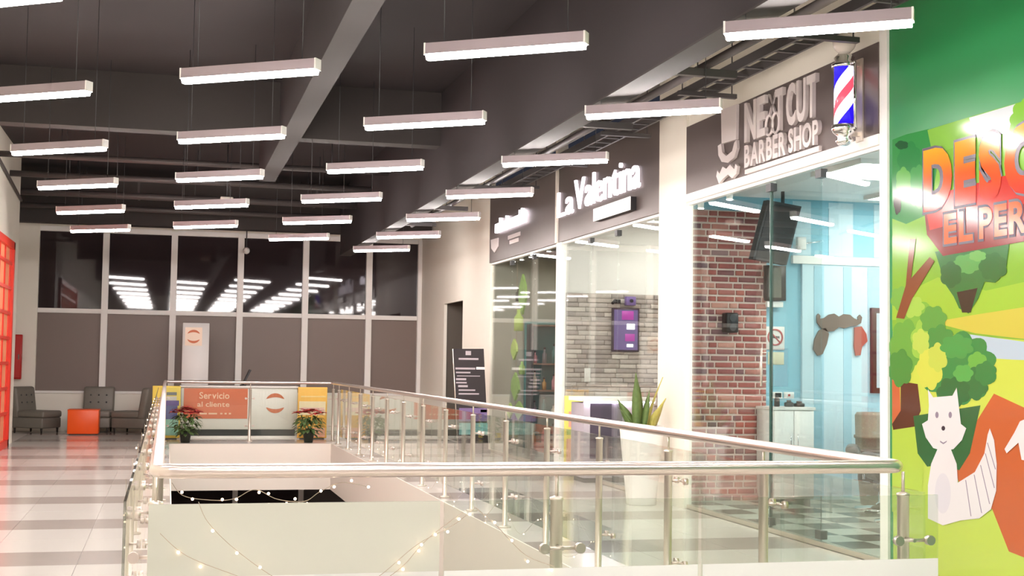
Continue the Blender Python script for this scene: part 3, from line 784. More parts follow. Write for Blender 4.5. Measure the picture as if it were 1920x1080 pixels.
m1 = nt.nodes.new('ShaderNodeMath'); m1.operation = 'MULTIPLY_ADD'; m1.inputs[1].default_value = 1.7; nt.links.new(sep.outputs[2], m1.inputs[0]); nt.links.new(d1.outputs[0], m1.inputs[2])
ad = nt.nodes.new('ShaderNodeMath'); ad.operation = 'ADD'; ad.inputs[1].default_value = 0.60; nt.links.new(m1.outputs[0], ad.inputs[0])
frc = nt.nodes.new('ShaderNodeMath'); frc.operation = 'FRACT'; nt.links.new(ad.outputs[0], frc.inputs[0])
cr = nt.nodes.new('ShaderNodeValToRGB'); cr.color_ramp.interpolation = 'CONSTANT'
els = cr.color_ramp.elements
for pos, c_ in ((0.0, (30, 10, 190)), (0.30, (250, 248, 255)), (0.50, (226, 70, 90)), (0.66, (250, 248, 255)), (0.86, (30, 10, 190))):
    e = els.new(pos) if pos not in (0.0,) else els[0]
    e.position = pos; e.color = lin(c_)
els.remove(els[len(els)-1]) if els[len(els)-1].position > 0.95 else None
nt.links.new(frc.outputs[0], cr.inputs[0]); nt.links.new(cr.outputs[0], pb.inputs['Base Color']); nt.links.new(cr.outputs[0], pb.inputs['Emission Color'])
pb.inputs['Emission Strength'].default_value = 0.55; pb.inputs['Roughness'].default_value = 0.2
o_ = Vector((PX_, PY_, zb_)); H_ = zt_ - zb_
MB().lathe(o_, [(0.078, 0.0), (0.078, H_)], 24).build('striped_cylinder', pm, bp_)
MB().lathe(o_, [(0.02, -0.16), (0.05, -0.15), (0.07, -0.12), (0.05, -0.09), (0.085, -0.06), (0.10, -0.03), (0.095, 0.0)], 20).build('base', CHROME, bp_)
MB().lathe(o_ + Vector((0, 0, H_)), [(0.098, 0.0), (0.10, 0.03), (0.07, 0.05), (0.08, 0.08), (0.05, 0.11), (0.04, 0.13)], 20).build('cap', CHROME, bp_)
MB().sphere(o_ + Vector((0, 0, H_ + 0.20)), 0.09, 16, 10).build('globe', mat('milk_globe', (226, 214, 206), 0.25), bp_)
br = MB(); br.box(PX_, XS-0.034, PY_-0.02, PY_+0.02, zb_-0.08, zb_-0.05); br.box(PX_, XS-0.034, PY_-0.02, PY_+0.02, zt_+0.02, zt_+0.05)
br.box(XS-0.045, XS-0.032, PY_-0.05, PY_+0.05, zb_-0.12, zt_+0.08)
br.build('bracket', STEELP, bp_)
MB().tube([(PX_+0.02, PY_-0.13, zb_-0.04), (PX_+0.02, PY_-0.13, zt_+0.02)], 0.012, 8).tube([(PX_, PY_-0.09, zt_+0.02), (PX_+0.02, PY_-0.14, zt_+0.02)], 0.01, 6).tube([(PX_, PY_-0.09, zb_-0.04), (PX_+0.02, PY_-0.14, zb_-0.04)], 0.01, 6).build('guard_rod', CHROME, bp_)
# --- salon sign
ls = thing('salon_sign', 'dark sign panel reading La Valentina in lit white letters', 'sign', (XS, 15.5, 3.2))
MB().box(XS-0.03, XS+0.02, 13.54, 17.40, 3.117, 4.32).build('panel', SIGNP, ls)
la, lb = sx(1052, 385), sx(1207, 335)
z0_, z1_ = sx(1056, 408).z, sx(1056, 361).z
letters('La', mapX(la.y, sx(1081, 385).y, z0_, z1_, X0), (-0.03, 0, 0), LETW, ls, bold=0.0)
letters('Valentina', mapX(sx(1084, 385).y, lb.y, z0_+0.02, z1_+0.07, X0), (-0.03, 0, 0), LETW, ls, bold=0.0)
a, b = sx(1128, 393), sx(1198, 400)
zp0, zp1 = sx(1128, 416).z, sx(1128, 393).z
MB().box(X0-0.07, X0, b.y, a.y, zp0, zp1).build('small_plate', BLACK, ls)
MB().box(X0-0.076, X0-0.07, b.y, a.y, zp0, zp1).build('plate_face', mat('lit_plate', (246, 242, 240), 0.5, emit=(255, 248, 244), estr=0.5), ls)
GREYL = mat('pale_grey_line', (206, 200, 198), 0.5)
for k in range(9):
    yy = a.y + (b.y-a.y)*(0.08 + 0.094*k); MB().box(X0-0.079, X0-0.076, yy - 0.10, yy - 0.02, zp0 + 0.07, zp1 - 0.07).build('faint_letter', GREYL, ls)
# --- studio sign (its lettering is too small to read: a row of lit strokes)
ss = thing('studio_sign', 'dark sign panel with a short row of small lit letters and a crest', 'sign', (XS, 19.5, 3.2))
MB().box(XS-0.03, XS+0.02, 17.50, 21.42, 3.112, 4.32).build('panel', SIGNP, ss)
ya, yb = sx(937, 425).y, sx(995, 405).y
zz0, zz1 = sx(938, 437).z, sx(938, 420).z
LETS = mat('lit_studio_letter', (255, 250, 255), 0.4, emit=(255, 246, 255), estr=1.6)
hts = [1, 1.0, 1.55, 1, 1, 1.5, 1, 1, 1.0, 1, 1, 1.5, 1.6, 1.3]
for k, h in enumerate(hts):
    w = abs(ya-yb)/len(hts); yy = ya - w*k; bx = X0-0.05
    m = MB(); zt = zz0 + (zz1-zz0)*h*0.95
    m.box(bx, X0, yy - w*0.30, yy - w*0.04, zz0, zt)
    if h < 1.2:
        m.box(bx, X0, yy - w*0.86, yy - w*0.60, zz0, zt); m.box(bx, X0, yy - w*0.6, yy - w*0.3, zt - 0.045 if k % 2 else zz0, zt if k % 2 else zz0 + 0.045)
    else:
        m.box(bx, X0, yy - w*0.72, yy - w*0.3, zz0 + (zz1-zz0)*0.8, zz0 + (zz1-zz0)*0.95)
    m.build('letter', LETS, ss)
for (xa, xb, y_) in ((957, 980, 446), (960, 977, 455)):
    p_, q_ = sx(xa, y_), sx(xb, y_); MB().box(X0-0.01, X0, q_.y, p_.y, p_.z-0.03, p_.z+0.03).build('small_line', LETG, ss)
cp = [sx(x, y) - Vector((0.032, 0, 0)) for x, y in ((925, 450), (939, 446), (939, 462), (932, 474), (926, 466))]
MB().prism(cp, (-0.015, 0, 0)).build('crest', LETG, ss)
# little spotlights under the studio and salon signs
SPOTM = mat('spot_lamp_glow', (255, 255, 250), 0.4, emit=(255, 250, 240), estr=8)
for k, (x, y, lab) in enumerate(((963, 486, 'studio glass nearest the crest'), (978, 482, 'studio glass in the middle of its row of three'), (995, 477, 'studio glass farther from the crest'), (1029, 466, 'studio glass beside the white post'), (1110, 445, 'salon glass under the lit letters'), (1232, 409, 'salon glass beside the wide column'),
                          (1314, 383, 'barber glass over the brick wall'), (1368, 366, 'barber glass beside the emblem'), (1448, 349, 'barber glass under the lettering'))):
    q = XP(x, y, XS+0.12)
    t = thing('spot_light', 'small white spot light behind the ' + lab, 'spot light', tuple(q))
    zc_ = 3.3 if q.y > 17.5 else (3.42 if q.y > 13.54 else 3.32)
    MB().lathe(q, [(0.03, -0.04), (0.036, 0.03), (0.02, 0.05)], 12).build('housing', WHITE, t)
    MB().lathe(q + Vector((0, 0, -0.048)), [(0.03, 0), (0.03, 0.008)], 12).build('lens', SPOTM, t)
    MB().tube([q + Vector((0, 0, 0.04)), (q.x, q.y, zc_)], 0.006, 6).build('stem', WHITE, t)

# ================================================================== BARBER SHOP INTERIOR
BY = 13.44       # face of the partition
# brick cladding: bricks one by one on a mortar bed
a = YP(1437, 500, BY-0.06)
bx0, bx1, bz1 = XS+0.06, a.x, 3.15
bw = thing('brick_cladding', 'red brick cladding on the partition next to the wide column', 'wall cladding', (bx0, BY, 0))
MB().box(bx0, bx1, BY-0.06, BY-0.003, 0, bz1).build('mortar', MORTAR, bw)
brick_me = {}
def brick_mesh(L, h, m, d=0.012):
    k = (round(L, 3), round(h, 3), m.name)
    if k not in brick_me:
        me = MB().bbox(0, L, -d, 0.01, 0, h, 0.003, 1).mesh('brick'); me.materials.append(m); brick_me[k] = me
    return brick_me[k]
rows = 44; rh = bz1 / rows; W = bx1 - bx0
for r_ in range(rows):
    x = bx0; first = True; flem = r_ % 2
    seq = [0.19, 0.09] if r_ % 4 < 2 else [0.09, 0.19]
    i = 0
    while x < bx1 - 0.02:
        L = seq[(i + flem) % 2]
        if first: L = (0.06, 0.12, 0.19, 0.09)[r_ % 4]; first = False
        if bx1 - x - L < 0.05: L = bx1 - x - 0.004
        inst('brick', brick_mesh(L, rh - 0.021, BRICK), (x, BY - 0.06 - random.uniform(0, 0.004), r_*rh + 0.010), bw)
        x += L + 0.02; i += 1
# pale striped partition panel and blue wall fittings
pp = thing('partition_panel', 'pale blue striped panel with a white head rail on the blue wall', 'panel', (7.3, BY, 0))
a = YP(1503, 490, BY-0.02); xr_ = XS+3.55
MB().box(a.x, xr_, BY-0.04, BY, 0, 2.6).build('panel', BLUEP, pp)
MB().box(a.x-0.12, xr_, BY-0.055, BY, 2.6, 2.69).build('head_rail', WHITE, pp)
for k, (u, w) in enumerate(((0.14, 0.12), (0.5, 0.1), (0.80, 0.16), (1.15, 0.12), (1.5, 0.14))):
    MB().box(a.x + u, a.x + u + w, BY-0.046, BY-0.04, 0.02, 2.58).build('stripe', BLUES, pp)
st_ = thing('wall_stripes', 'pale vertical stripes painted over the head rail on blue wall', 'wall decoration', (7.0, BY, 2.7))
for u, w in ((-0.1, 0.22), (0.34, 0.3), (0.9, 0.3)): MB().box(a.x + u, a.x + u + w, BY-0.006, BY, 2.70, 3.30).build('stripe', BLUEP, st_)
# moustache cut-out on the striped panel
mq = lambda L, Y: [YP(x, y, Y) for x, y in L]
mt = thing('moustache_decoration', 'big brown moustache cut-out on the pale striped panel', 'decoration', tuple(YP(1572, 620, BY-0.06)))
BRN = mat('brown_board', (112, 96, 86), 0.6); RDB = mat('red_brown_board', (170, 84, 70), 0.6)
up = [(1530, 592), (1533, 588), (1537, 592), (1536, 598), (1545, 596), (1553, 590), (1563, 588), (1572, 594), (1581, 589), (1592, 590), (1600, 597), (1608, 600), (1607, 594), (1611, 590), (1615, 595), (1613, 606), (1604, 611), (1593, 612), (1582, 616), (1572, 613), (1562, 621), (1550, 622), (1540, 617), (1531, 605)]
MB().prism(mq(up, BY-0.05), (0, -0.02, 0)).build('upper_moustache', BRN, mt)
MB().prism(mq([(1534, 620), (1546, 614), (1553, 626), (1549, 645), (1541, 664), (1532, 667), (1524, 655), (1526, 636)], BY-0.05), (0, -0.02, 0)).build('left_whisker', BRN, mt)
MB().prism(mq([(1601, 614), (1614, 612), (1623, 626), (1625, 640), (1615, 650), (1612, 666), (1603, 667), (1600, 650)], BY-0.05), (0, -0.02, 0)).build('right_whisker', RDB, mt)
# hanging television
tv = thing('television', 'black television hanging tilted from the barber shop ceiling before the bricks', 'television', tuple(YP(1450, 430, 12.9)))
q = mq([(1440, 375), (1503, 387), (1475, 497), (1412, 485)], 12.85)
MB().prism(q, (-0.02, 0.07, 0)).build('screen', DKGREY, tv)
q2 = mq([(1443, 380), (1499, 391), (1472, 491), (1417, 481)], 12.845)
MB().prism(q2, (0, -0.004, 0)).build('display', BLACK, tv)
m_ = (q[0] + q[1]) / 2; MB().tube([m_ + Vector((0, 0.05, -0.05)), (m_.x, m_.y + 0.05, 3.32)], 0.02, 8).build('mount_arm', DKGREY, tv)
def wall_item(name, label, cat, x0, y0, x1, y1, m, Y=BY, d=0.04, bev=0.004):
    a = YP(x0, y0, Y-d); b = YP(x1, y1, Y-d)
    t = thing(name, label, cat, ((a.x+b.x)/2, Y, (a.z+b.z)/2))
    MB().bbox(a.x, b.x, Y-d, Y-0.001, b.z, a.z, bev, 1).build('body', m, t)
    return t, a, b
t, a, b = wall_item('wall_cabinet', 'dark wall cabinet with glass door under the television', 'cabinet', 1438, 497, 1474, 564, BLACK, d=0.15)
MB().box(a.x+0.02, b.x-0.06, BY-0.155, BY-0.15, b.z+0.03, a.z-0.03).build('glass_door', mat('smoked_glass', (110, 108, 98), 0.15), t)
MB().box(a.x+0.02, b.x-0.02, BY-0.12, BY-0.001, b.z-0.07, b.z-0.01).build('shelf', WHITE, t)
t, a, b = wall_item('no_smoking_sign', 'white no smoking sign on the blue wall', 'sign', 1436, 612, 1471, 656, WHITE, d=0.012, bev=0.001)
cx, cz = (a.x+b.x)/2, (a.z+b.z)/2 + 0.01; R_ = 0.085
ring = [(cx + R_*math.cos(k*math.pi/12), BY-0.014, cz + R_*math.sin(k*math.pi/12)) for k in range(24)]
NSR = mat('no_smoking_red', (196, 92, 96), 0.5)
MB().tube(ring, 0.010, 6, closed=True).tube([(cx-R_*0.7, BY-0.014, cz+R_*0.7), (cx+R_*0.7, BY-0.014, cz-R_*0.7)], 0.008, 6).build('red_ring', NSR, t)
MB().box(cx-0.06, cx+0.03, BY-0.0135, BY-0.012, cz-0.012, cz+0.012).box(cx+0.035, cx+0.05, BY-0.0135, BY-0.012, cz-0.012, cz+0.012).build('cigarette', DKGREY, t)
wall_item('notice', 'small cream notice right below the no smoking sign', 'notice', 1440, 660, 1470, 684, mat('cream_paper', (224, 226, 196), 0.7), d=0.006, bev=0.001)
t, a, b = wall_item('socket_plate', 'white socket plate with a black plug on the blue wall', 'socket', 1449, 735, 1467, 747, WHITE, d=0.012, bev=0.002)
MB().box((a.x+b.x)/2-0.03, (a.x+b.x)/2+0.03, BY-0.04, BY-0.012, (a.z+b.z)/2-0.025, (a.z+b.z)/2+0.025).build('plug', BLACK, t)
t, a, b = wall_item('socket_plate', 'white socket plate with a red dot on the blue wall', 'socket', 1470, 735, 1489, 747, WHITE, d=0.012, bev=0.002)
MB().box((a.x+b.x)/2-0.012, (a.x+b.x)/2+0.012, BY-0.016, BY-0.012, (a.z+b.z)/2-0.012, (a.z+b.z)/2+0.012).build('red_dot', RED, t)
t, a, b = wall_item('wall_speaker', 'black loudspeaker mounted on the red bricks', 'speaker', 1363, 586, 1385, 624, BLACK, Y=BY-0.09, d=0.14, bev=0.012)
for dz in (-0.05, 0.05):
    c_ = Vector(((a.x+b.x)/2, BY-0.232, (a.z+b.z)/2 + dz)); MB().tube([c_, c_ + Vector((0, -0.006, 0))], 0.04, 14).build('cone', DKGREY, t)
MB().tube([((a.x+b.x)/2, BY-0.10, (a.z+b.z)/2), ((a.x+b.x)/2, BY-0.06, (a.z+b.z)/2)], 0.02, 8).build('bracket', DKGREY, t)
t, a, b = wall_item('wall_mirror', 'tall black framed mirror on the pale striped panel', 'mirror', 1634, 577, 1720, 738, BLACK, Y=BY-0.045, d=0.04)
MB().box(a.x+0.06, b.x-0.06, BY-0.09, BY-0.086, b.z+0.06, a.z-0.06).build('mirror_glass', CHROME, t)
t, a, b = wall_item('wall_clamp_lamp', 'small white clamp fixture on the head rail of the striped panel', 'fixture', 1496, 444, 1512, 468, WHITE, Y=BY-0.06, d=0.06)
MB().tube([(b.x, BY-0.09, (a.z+b.z)/2), (b.x+0.18, BY-0.09, (a.z+b.z)/2 + 0.03)], 0.008, 6).build('arm', CHROME, t)
# cabinet with bits on top
cb0 = YP(1449, 765, 12.95); cb1 = YP(1526, 765, 12.95)
cab = thing('barber_cabinet', 'white low cabinet with two doors beside the brick cladding', 'cabinet', ((cb0.x+cb1.x)/2, 13.1, 0))
MB().bbox(cb0.x, cb1.x, 12.95, BY-0.09, 0.06, cb0.z-0.02, 0.006, 1).build('body', WHITE, cab)
MB().box(cb0.x-0.01, cb1.x+0.01, 12.93, BY-0.09, cb0.z-0.02, cb0.z+0.01).build('top', WHITE, cab)
MB().box(cb0.x+0.02, cb1.x-0.02, 12.99, BY-0.1, 0.0, 0.06).build('plinth', DKGREY, cab)
xm_ = (cb0.x+cb1.x)/2
for u0, u1, hx in ((cb0.x+0.008, xm_-0.003, xm_-0.04), (xm_+0.003, cb1.x-0.008, xm_+0.04)):
    d_ = MB().bbox(u0, u1, 12.932, 12.95, 0.08, cb0.z-0.03, 0.003, 1).build('door', WHITE, cab)
    MB().tube([(hx, 12.92, 0.6), (hx, 12.92, 0.75)], 0.006, 6).build('handle', CHROME, d_)
for k, (u, h, r, m, lab) in enumerate(((0.12, 0.10, 0.03, BLACK, 'small black bottle on the white barber cabinet'), (0.26, 0.05, 0.05, DKGREY, 'low dark jar on the white barber cabinet'), (0.38, 0.04, 0.06, BLACK, 'flat black dish on the white barber cabinet'))):
    c_ = Vector((cb0.x + u, 13.1, cb0.z + 0.01)); t = thing('jar', lab, 'jar', c_)
    MB().lathe(c_, [(r*0.9, 0), (r, 0.01), (r, h*0.8), (r*0.6, h)], 12).build('body', m, t)
    MB().lathe(c_ + Vector((0, 0, h)), [(r*0.5, 0), (r*0.5, 0.02)], 10).build('lid', DKGREY, t)
# barber chairs
CH = mat('barber_chair_leather', (96, 90, 84), 0.4)
def barber_chair(c, rot, label):
    c = Vector(c); t = thing('barber_chair', label, 'chair', c)
    A = lambda m: (setattr(m, 'v', [v + c for v in m.v]), m)[1]
    A(MB().lathe((0, 0, 0), [(0.30, 0), (0.30, 0.03), (0.10, 0.06), (0.06, 0.09), (0.06, 0.24), (0.12, 0.28)], 20)).build('base', CHROME, t)
    A(MB().bbox(-0.28, 0.28, -0.28, 0.26, 0.28, 0.42, 0.05, 3)).build('seat', CH, t)
    m = MB(); m.bbox(-0.26, 0.26, 0.20, 0.34, 0.40, 0.66, 0.05, 3)
    for v in m.v: v.y += (v.z - 0.40)*0.2
    A(m).build('backrest', CH, t)
    for s in (-1, 1):
        arm = A(MB().bbox(s*0.34-0.045, s*0.34+0.045, -0.24, 0.26, 0.53, 0.60, 0.025, 3)).build('armrest', CH, t)
        A(MB().tube([(s*0.31, -0.15, 0.34), (s*0.34, -0.15, 0.54)], 0.014, 8).tube([(s*0.31, 0.2, 0.34), (s*0.34, 0.2, 0.54)], 0.014, 8)).build('arm_support', CHROME, arm)
    A(MB().bbox(-0.2, 0.2, -0.62, -0.42, 0.14, 0.18, 0.015, 2).tube([(-0.15, -0.26, 0.34), (-0.15, -0.5, 0.17)], 0.014, 8).tube([(0.15, -0.26, 0.34), (0.15, -0.5, 0.17)], 0.014, 8)).build('footrest', CHROME, t)
    t.rotation_euler = (0, 0, rot)
p_ = ZP(1590, 945)
barber_chair((7.15, 12.3, 0), math.radians(60), 'low dark barber chair set before the striped panel')
barber_chair((6.75, 11.2, 0), math.radians(75), 'low dark barber chair on the checkered tiles near the glass')
wb = thing('waste_bin', 'grey wicker bin with a yellow label by the striped panel', 'bin', tuple(ZP(1640, 900)))
wc = YP(1640, 850, 12.9); wcz = Vector((wc.x, 12.9, 0))
MB().lathe(wcz, [(0.15, 0), (0.20, 0.55), (0.205, 0.70), (0.22, 0.71), (0.22, 0.735), (0.205, 0.74), (0.21, 0.95), (0.19, 0.98)], 18).build('body', mat('wicker_grey', (140, 130, 116), 0.7, noise=0.3, nscale=60), wb)
MB().box(wcz.x-0.05, wcz.x+0.05, 12.70, 12.706, 0.42, 0.56).build('label_patch', mat('yellow_patch', (226, 186, 70), 0.6), wb)
wb.location = wcz
for ch in wb.children: ch.location = Vector((0, 0, 0))
for ch in wb.children:
    for v in ch.data.vertices: v.co += ORG[wb.name] - wcz

# ================================================================== SALON INTERIOR
SY = 17.32
x0_, x1_ = XS+0.06, XS+2.9
zt_s = YP(1140, 551, SY-0.05).z
sw = thing('stone_cladding', 'grey ledge stone cladding on the salon partition wall', 'wall cladding', (x0_, SY, 0))
xv = YP(1240, 700, SY).x + 0.15
MB().box(x0_, xv, SY-0.05, SY-0.003, 0, zt_s).build('joint_bed', STONEB, sw)
rows = 38; rh = zt_s/rows
for r_ in range(rows):
    x = x0_; i = 0
    while x < xv - 0.02:
        L = (0.30, 0.18, 0.42, 0.24, 0.36, 0.14)[(i*5 + r_*3) % 6]
        if i == 0: L *= (0.5, 0.9, 0.7)[r_ % 3]
        L = round(L, 2)
        if xv - x - L < 0.08: L = xv - x
        inst('stone', brick_mesh(L - 0.006, rh - 0.006, STONE), (x, SY - 0.05 - random.uniform(0, 0.02), r_*rh + 0.003), sw)
        x += L; i += 1
a = YP(1148, 577, SY-0.12); b = YP(1198, 660, SY-0.12)
ms = thing('menu_screen', 'purple portrait screen hanging on the grey stone wall', 'screen', ((a.x+b.x)/2, SY-0.1, (a.z+b.z)/2))
MB().bbox(a.x, b.x, SY-0.13, SY-0.088, b.z, a.z, 0.006, 1).build('frame', mat('screen_frame', (60, 48, 64), 0.4), ms)
MB().box(a.x+0.025, b.x-0.025, SY-0.133, SY-0.13, b.z+0.025, a.z-0.025).build('display', mat('purple_display', (86, 74, 110), 0.3, emit=(96, 80, 130), estr=0.35), ms)
ICN = mat('screen_icon_white', (255, 255, 255), 0.4, emit=(255, 255, 255), estr=1.0); MAG = mat('screen_magenta', (150, 60, 140), 0.4, emit=(150, 50, 140), estr=0.35)
for (xa, ya, xb, yb, m) in ((1175, 607, 1190, 618, ICN), (1175, 645, 1187, 651, ICN), (1166, 583, 1188, 600, MAG), (1172, 626, 1190, 640, MAG)):
    p_, q_ = YP(xa, ya, SY-0.134), YP(xb, yb, SY-0.134); MB().bbox(p_.x, q_.x, SY-0.137, SY-0.1335, q_.z, p_.z, 0.0015, 1).build('icon', m, ms)
MB().box((a.x+b.x)/2-0.05, (a.x+b.x)/2+0.05, SY-0.1, SY-0.09, (a.z+b.z)/2-0.1, (a.z+b.z)/2+0.1).build('mount', DKGREY, ms)
a = YP(1172, 556, SY-0.1); b = YP(1190, 573, SY-0.1)
pj = thing('wall_device', 'small violet device on the stone wall above the purple screen', 'device', tuple(a))
MB().bbox(a.x, b.x, SY-0.16, SY-0.06, b.z, a.z, 0.008, 1).build('body', mat('violet_plastic', (120, 96, 160), 0.4), pj)
MB().tube([((a.x+b.x)/2, SY-0.16, (a.z+b.z)/2), ((a.x+b.x)/2, SY-0.18, (a.z+b.z)/2)], 0.025, 10).build('lens', BLACK, pj)
t, a, b = wall_item('security_camera', 'small black camera on the stone wall left of the violet device', 'camera', 1153, 561, 1164, 569, BLACK, Y=SY-0.088, d=0.07)
MB().tube([(a.x, SY-0.16, (a.z+b.z)/2), (a.x-0.05, SY-0.2, (a.z+b.z)/2 - 0.03)], 0.02, 8).build('lens', BLACK, t)
# counter
CYY = 15.6
a = YP(1096, 748, CYY); b = YP(1228, 748, CYY)
sc2 = thing('salon_counter', 'salon reception counter with a glowing white top edge and dark front', 'counter', ((a.x+b.x)/2, CYY+0.3, 0))
MB().bbox(a.x, b.x, CYY+0.03, CYY+0.55, 0.06, a.z-0.05, 0.006, 1).build('body', mat('counter_lilac_grey', (168, 160, 168), 0.5), sc2)
MB().box(a.x-0.02, b.x+0.02, CYY, CYY+0.6, a.z-0.03, a.z+0.02).build('top', WHITE, sc2)
MB().box(a.x, b.x, CYY+0.005, CYY+0.03, a.z-0.05, a.z-0.03).build('light_strip', mat('led_strip', (255, 240, 255), 0.4, emit=(250, 236, 255), estr=7), sc2)
q1, q2 = YP(1108, 755, CYY), YP(1168, 755, CYY)
MB().box(q1.x, q2.x, CYY+0.015, CYY+0.03, 0.3, a.z-0.055).build('dark_front', mat('aubergine_panel', (74, 64, 80), 0.4), sc2)
MB().box(a.x+0.03, b.x-0.03, CYY+0.08, CYY+0.5, 0, 0.06).build('plinth', DKGREY, sc2)
standee('poster_stand', 'yellow poster stand just behind the salon glass', 1059, 1095, 16.7, 1.04, Mx('lemon', (240, 222, 110)),
        [(0.1, 0.9, 0.1, 0.45, Mx('rosy', (232, 178, 150)), 'rose_print'), (0.2, 0.7, 0.6, 0.8, Mx('salmon', (240, 176, 150)), 'salmon_print'), (0.1, 0.95, 0.5, 0.57, Mx('palegreen', (186, 206, 120)), 'green_print')])
t, a, b = wall_item('switch_plate', 'white switch plate on the grey stone wall', 'switch', 1096, 690, 1107, 716, WHITE, Y=SY-0.075, d=0.014, bev=0.002)
MB().box(a.x+0.02, b.x-0.02, SY-0.094, SY-0.089, (a.z+b.z)/2-0.03, (a.z+b.z)/2+0.03).build('rocker', WHITE, t)

# planter with snake plant
PPX, PPY = 4.84, 13.2
pl = thing('snake_plant', 'snake plant in a tall white planter before the wide column', 'potted plant', (PPX, PPY, 0))
MB().lathe((PPX, PPY, 0), [(0.15, 0), (0.155, 0.01), (0.235, 0.80), (0.24, 0.82), (0.215, 0.82), (0.205, 0.76), (0.02, 0.75)], 28).build('planter', mat('white_planter', (238, 236, 232), 0.35), pl)
MB().lathe((PPX, PPY, 0.74), [(0.205, 0), (0.2, 0.025), (0.01, 0.03)], 20).build('soil', mat('soil', (70, 56, 44), 0.9), pl)
SNK = mat('snake_leaf', (96, 118, 62), 0.45, noise=0.35, nscale=22); SNY = mat('snake_leaf_yellow', (184, 174, 84), 0.45, noise=0.3, nscale=22)
for k, (dx, dy, lx, ly, h, w) in enumerate(((-0.04, 0.0, -0.03, 0.0, 0.62, 0.06), (0.05, 0.02, 0.20, 0.02, 0.58, 0.055), (0.0, -0.05, 0.05, -0.04, 0.44, 0.06), (-0.08, 0.03, -0.17, 0.03, 0.34, 0.055), (0.09, -0.03, 0.14, -0.06, 0.36, 0.06), (-0.02, 0.07, 0.01, 0.12, 0.50, 0.05), (0.03, 0.06, -0.08, 0.1, 0.40, 0.055), (0.10, 0.06, 0.20, 0.12, 0.30, 0.05), (-0.10, -0.05, -0.20, -0.08, 0.26, 0.055))):
    m = MB(); n = 7; L = []
    for i in range(n):
        t_ = i/(n-1); c_ = Vector((PPX + dx + lx*t_**1.4, PPY + dy + ly*t_**1.4, 0.75 + h*t_)); ww = w*(0.55 + 0.6*math.sin(math.pi*min(1, t_*0.9 + 0.1)))*(1 - t_**4)
        an = k*0.9 + 0.3*t_; s_ = Vector((math.cos(an), math.sin(an)*0.6, 0))
        L.append((c_ - s_*ww, c_ + Vector((-s_.y, s_.x, 0))*0.012, c_ + s_*ww, c_ - Vector((-s_.y, s_.x, 0))*0.004))
    vs = [p for r in L for p in r]; fs = []
    for i in range(n-1):
        for j in range(4): fs.append((i*4+j, i*4+(j+1) % 4, (i+1)*4+(j+1) % 4, (i+1)*4+j))
    m.add(vs, fs, True); m.build('leaf', SNY if k % 3 == 1 else SNK, pl)

# ================================================================== STUDIO INTERIOR
# hanging green bottle ornaments behind the glass
hx = XS + 0.14
GRN = mat('ornament_green', (160, 190, 112), 0.5, noise=0.2, nscale=20); LIME = mat('ornament_lime', (190, 212, 120), 0.5); DKB = mat('ornament_dark', (86, 80, 66), 0.5)
ho = thing('hanging_ornament', 'string of green leaf and bottle ornaments hanging behind the studio glass', 'ornament', tuple(XP(970, 600, hx)))
tp = XP(970, 505, hx); bt = XP(970, 790, hx); yc = tp.y
MB().tube([(hx, yc, 3.3), (hx, yc, bt.z)], 0.006, 6).build('cord', WIRE, ho)
def orn_leaf(x, y, w, h, m):
    c_ = XP(x, y, hx); S = 18.5/F_PX; hz = h*S/2; wy = w*S*2.7
    mb = MB(); 
    for s_ in (-1, 1):
        mb.prism([(hx, c_.y, c_.z-hz), (hx, c_.y + s_*wy*0.5, c_.z-hz*0.2), (hx, c_.y + s_*wy*0.42, c_.z+hz*0.4), (hx, c_.y, c_.z+hz)], (-0.03, 0, 0))
    mb.build('leaf', m, ho)
for a_ in ((982, 552, 22, 85, GRN), (968, 725, 24, 60, GRN), (966, 655, 18, 45, LIME), (975, 770, 26, 40, GRN), (958, 770, 16, 34, LIME)): orn_leaf(*a_)
for (x, y, r, h, m) in ((969, 552, 0.05, 0.22, DKB), (969, 600, 0.075, 0.34, LIME), (975, 690, 0.05, 0.2, GRN)):
    c_ = XP(x, y, hx); MB().lathe(c_ + Vector((0.03, 0, -h/2)), [(r, 0), (r, h*0.6), (r*0.4, h*0.8), (r*0.4, h)], 12).build('bottle', m, ho)
# shelf unit with products
sux, suy = XS+0.55, 19.3
a = YP(1000, 740, 19.2); b = YP(1038, 560, 19.2)
su = thing('display_shelf', 'tall dark display shelf inside the studio shop', 'shelf', ((a.x+b.x)/2, 19.35, 0))
xa, xb = a.x-0.02, b.x+0.28
for x in (xa, xb): MB().box(x-0.015, x+0.015, 19.2, 19.5, 0, 2.05).build('side_panel', DKGREY, su)
shz = [0.25, 0.65, 1.05, 1.45, 2.03]
for z in shz: MB().box(xa, xb, 19.2, 19.5, z-0.012, z+0.012).build('shelf_board', mat('shelf_wood', (112, 88, 70), 0.6), su)
MB().box(xa, xb, 19.49, 19.5, 0, 2.05).build('back_panel', TEAL, su)
cols = [('amber', (190, 140, 70)), ('rose', (206, 140, 150)), ('grey', (120, 118, 124)), ('teal', (60, 120, 120)), ('cream', (220, 210, 190))]
for i, z in enumerate(shz[:-1]):
    for j in range(4):
        nme, cc = cols[(i*2 + j) % 5]; h = 0.16 + 0.05*((i + j) % 3); c_ = Vector((xa + 0.07 + j*(xb-xa-0.12)/3.2, 19.32, z + 0.0135))
        t = thing('bottle', '%s bottle, number %s from the shelf side panel by the glass, on the %s board' % (nme, ('one', 'two', 'three', 'four')[j], ('lowest', 'second', 'third', 'upper')[i]), 'bottle', c_, 'bottles on the studio shelf')
        MB().lathe(c_, [(0.032, 0), (0.034, h*0.65), (0.014, h*0.8), (0.014, h)], 10).build('body', mat('bottle_' + nme, cc, 0.3), t)
        MB().lathe(c_ + Vector((0, 0, h)), [(0.017, 0), (0.017, 0.03)], 8).build('cap', BLACK, t)
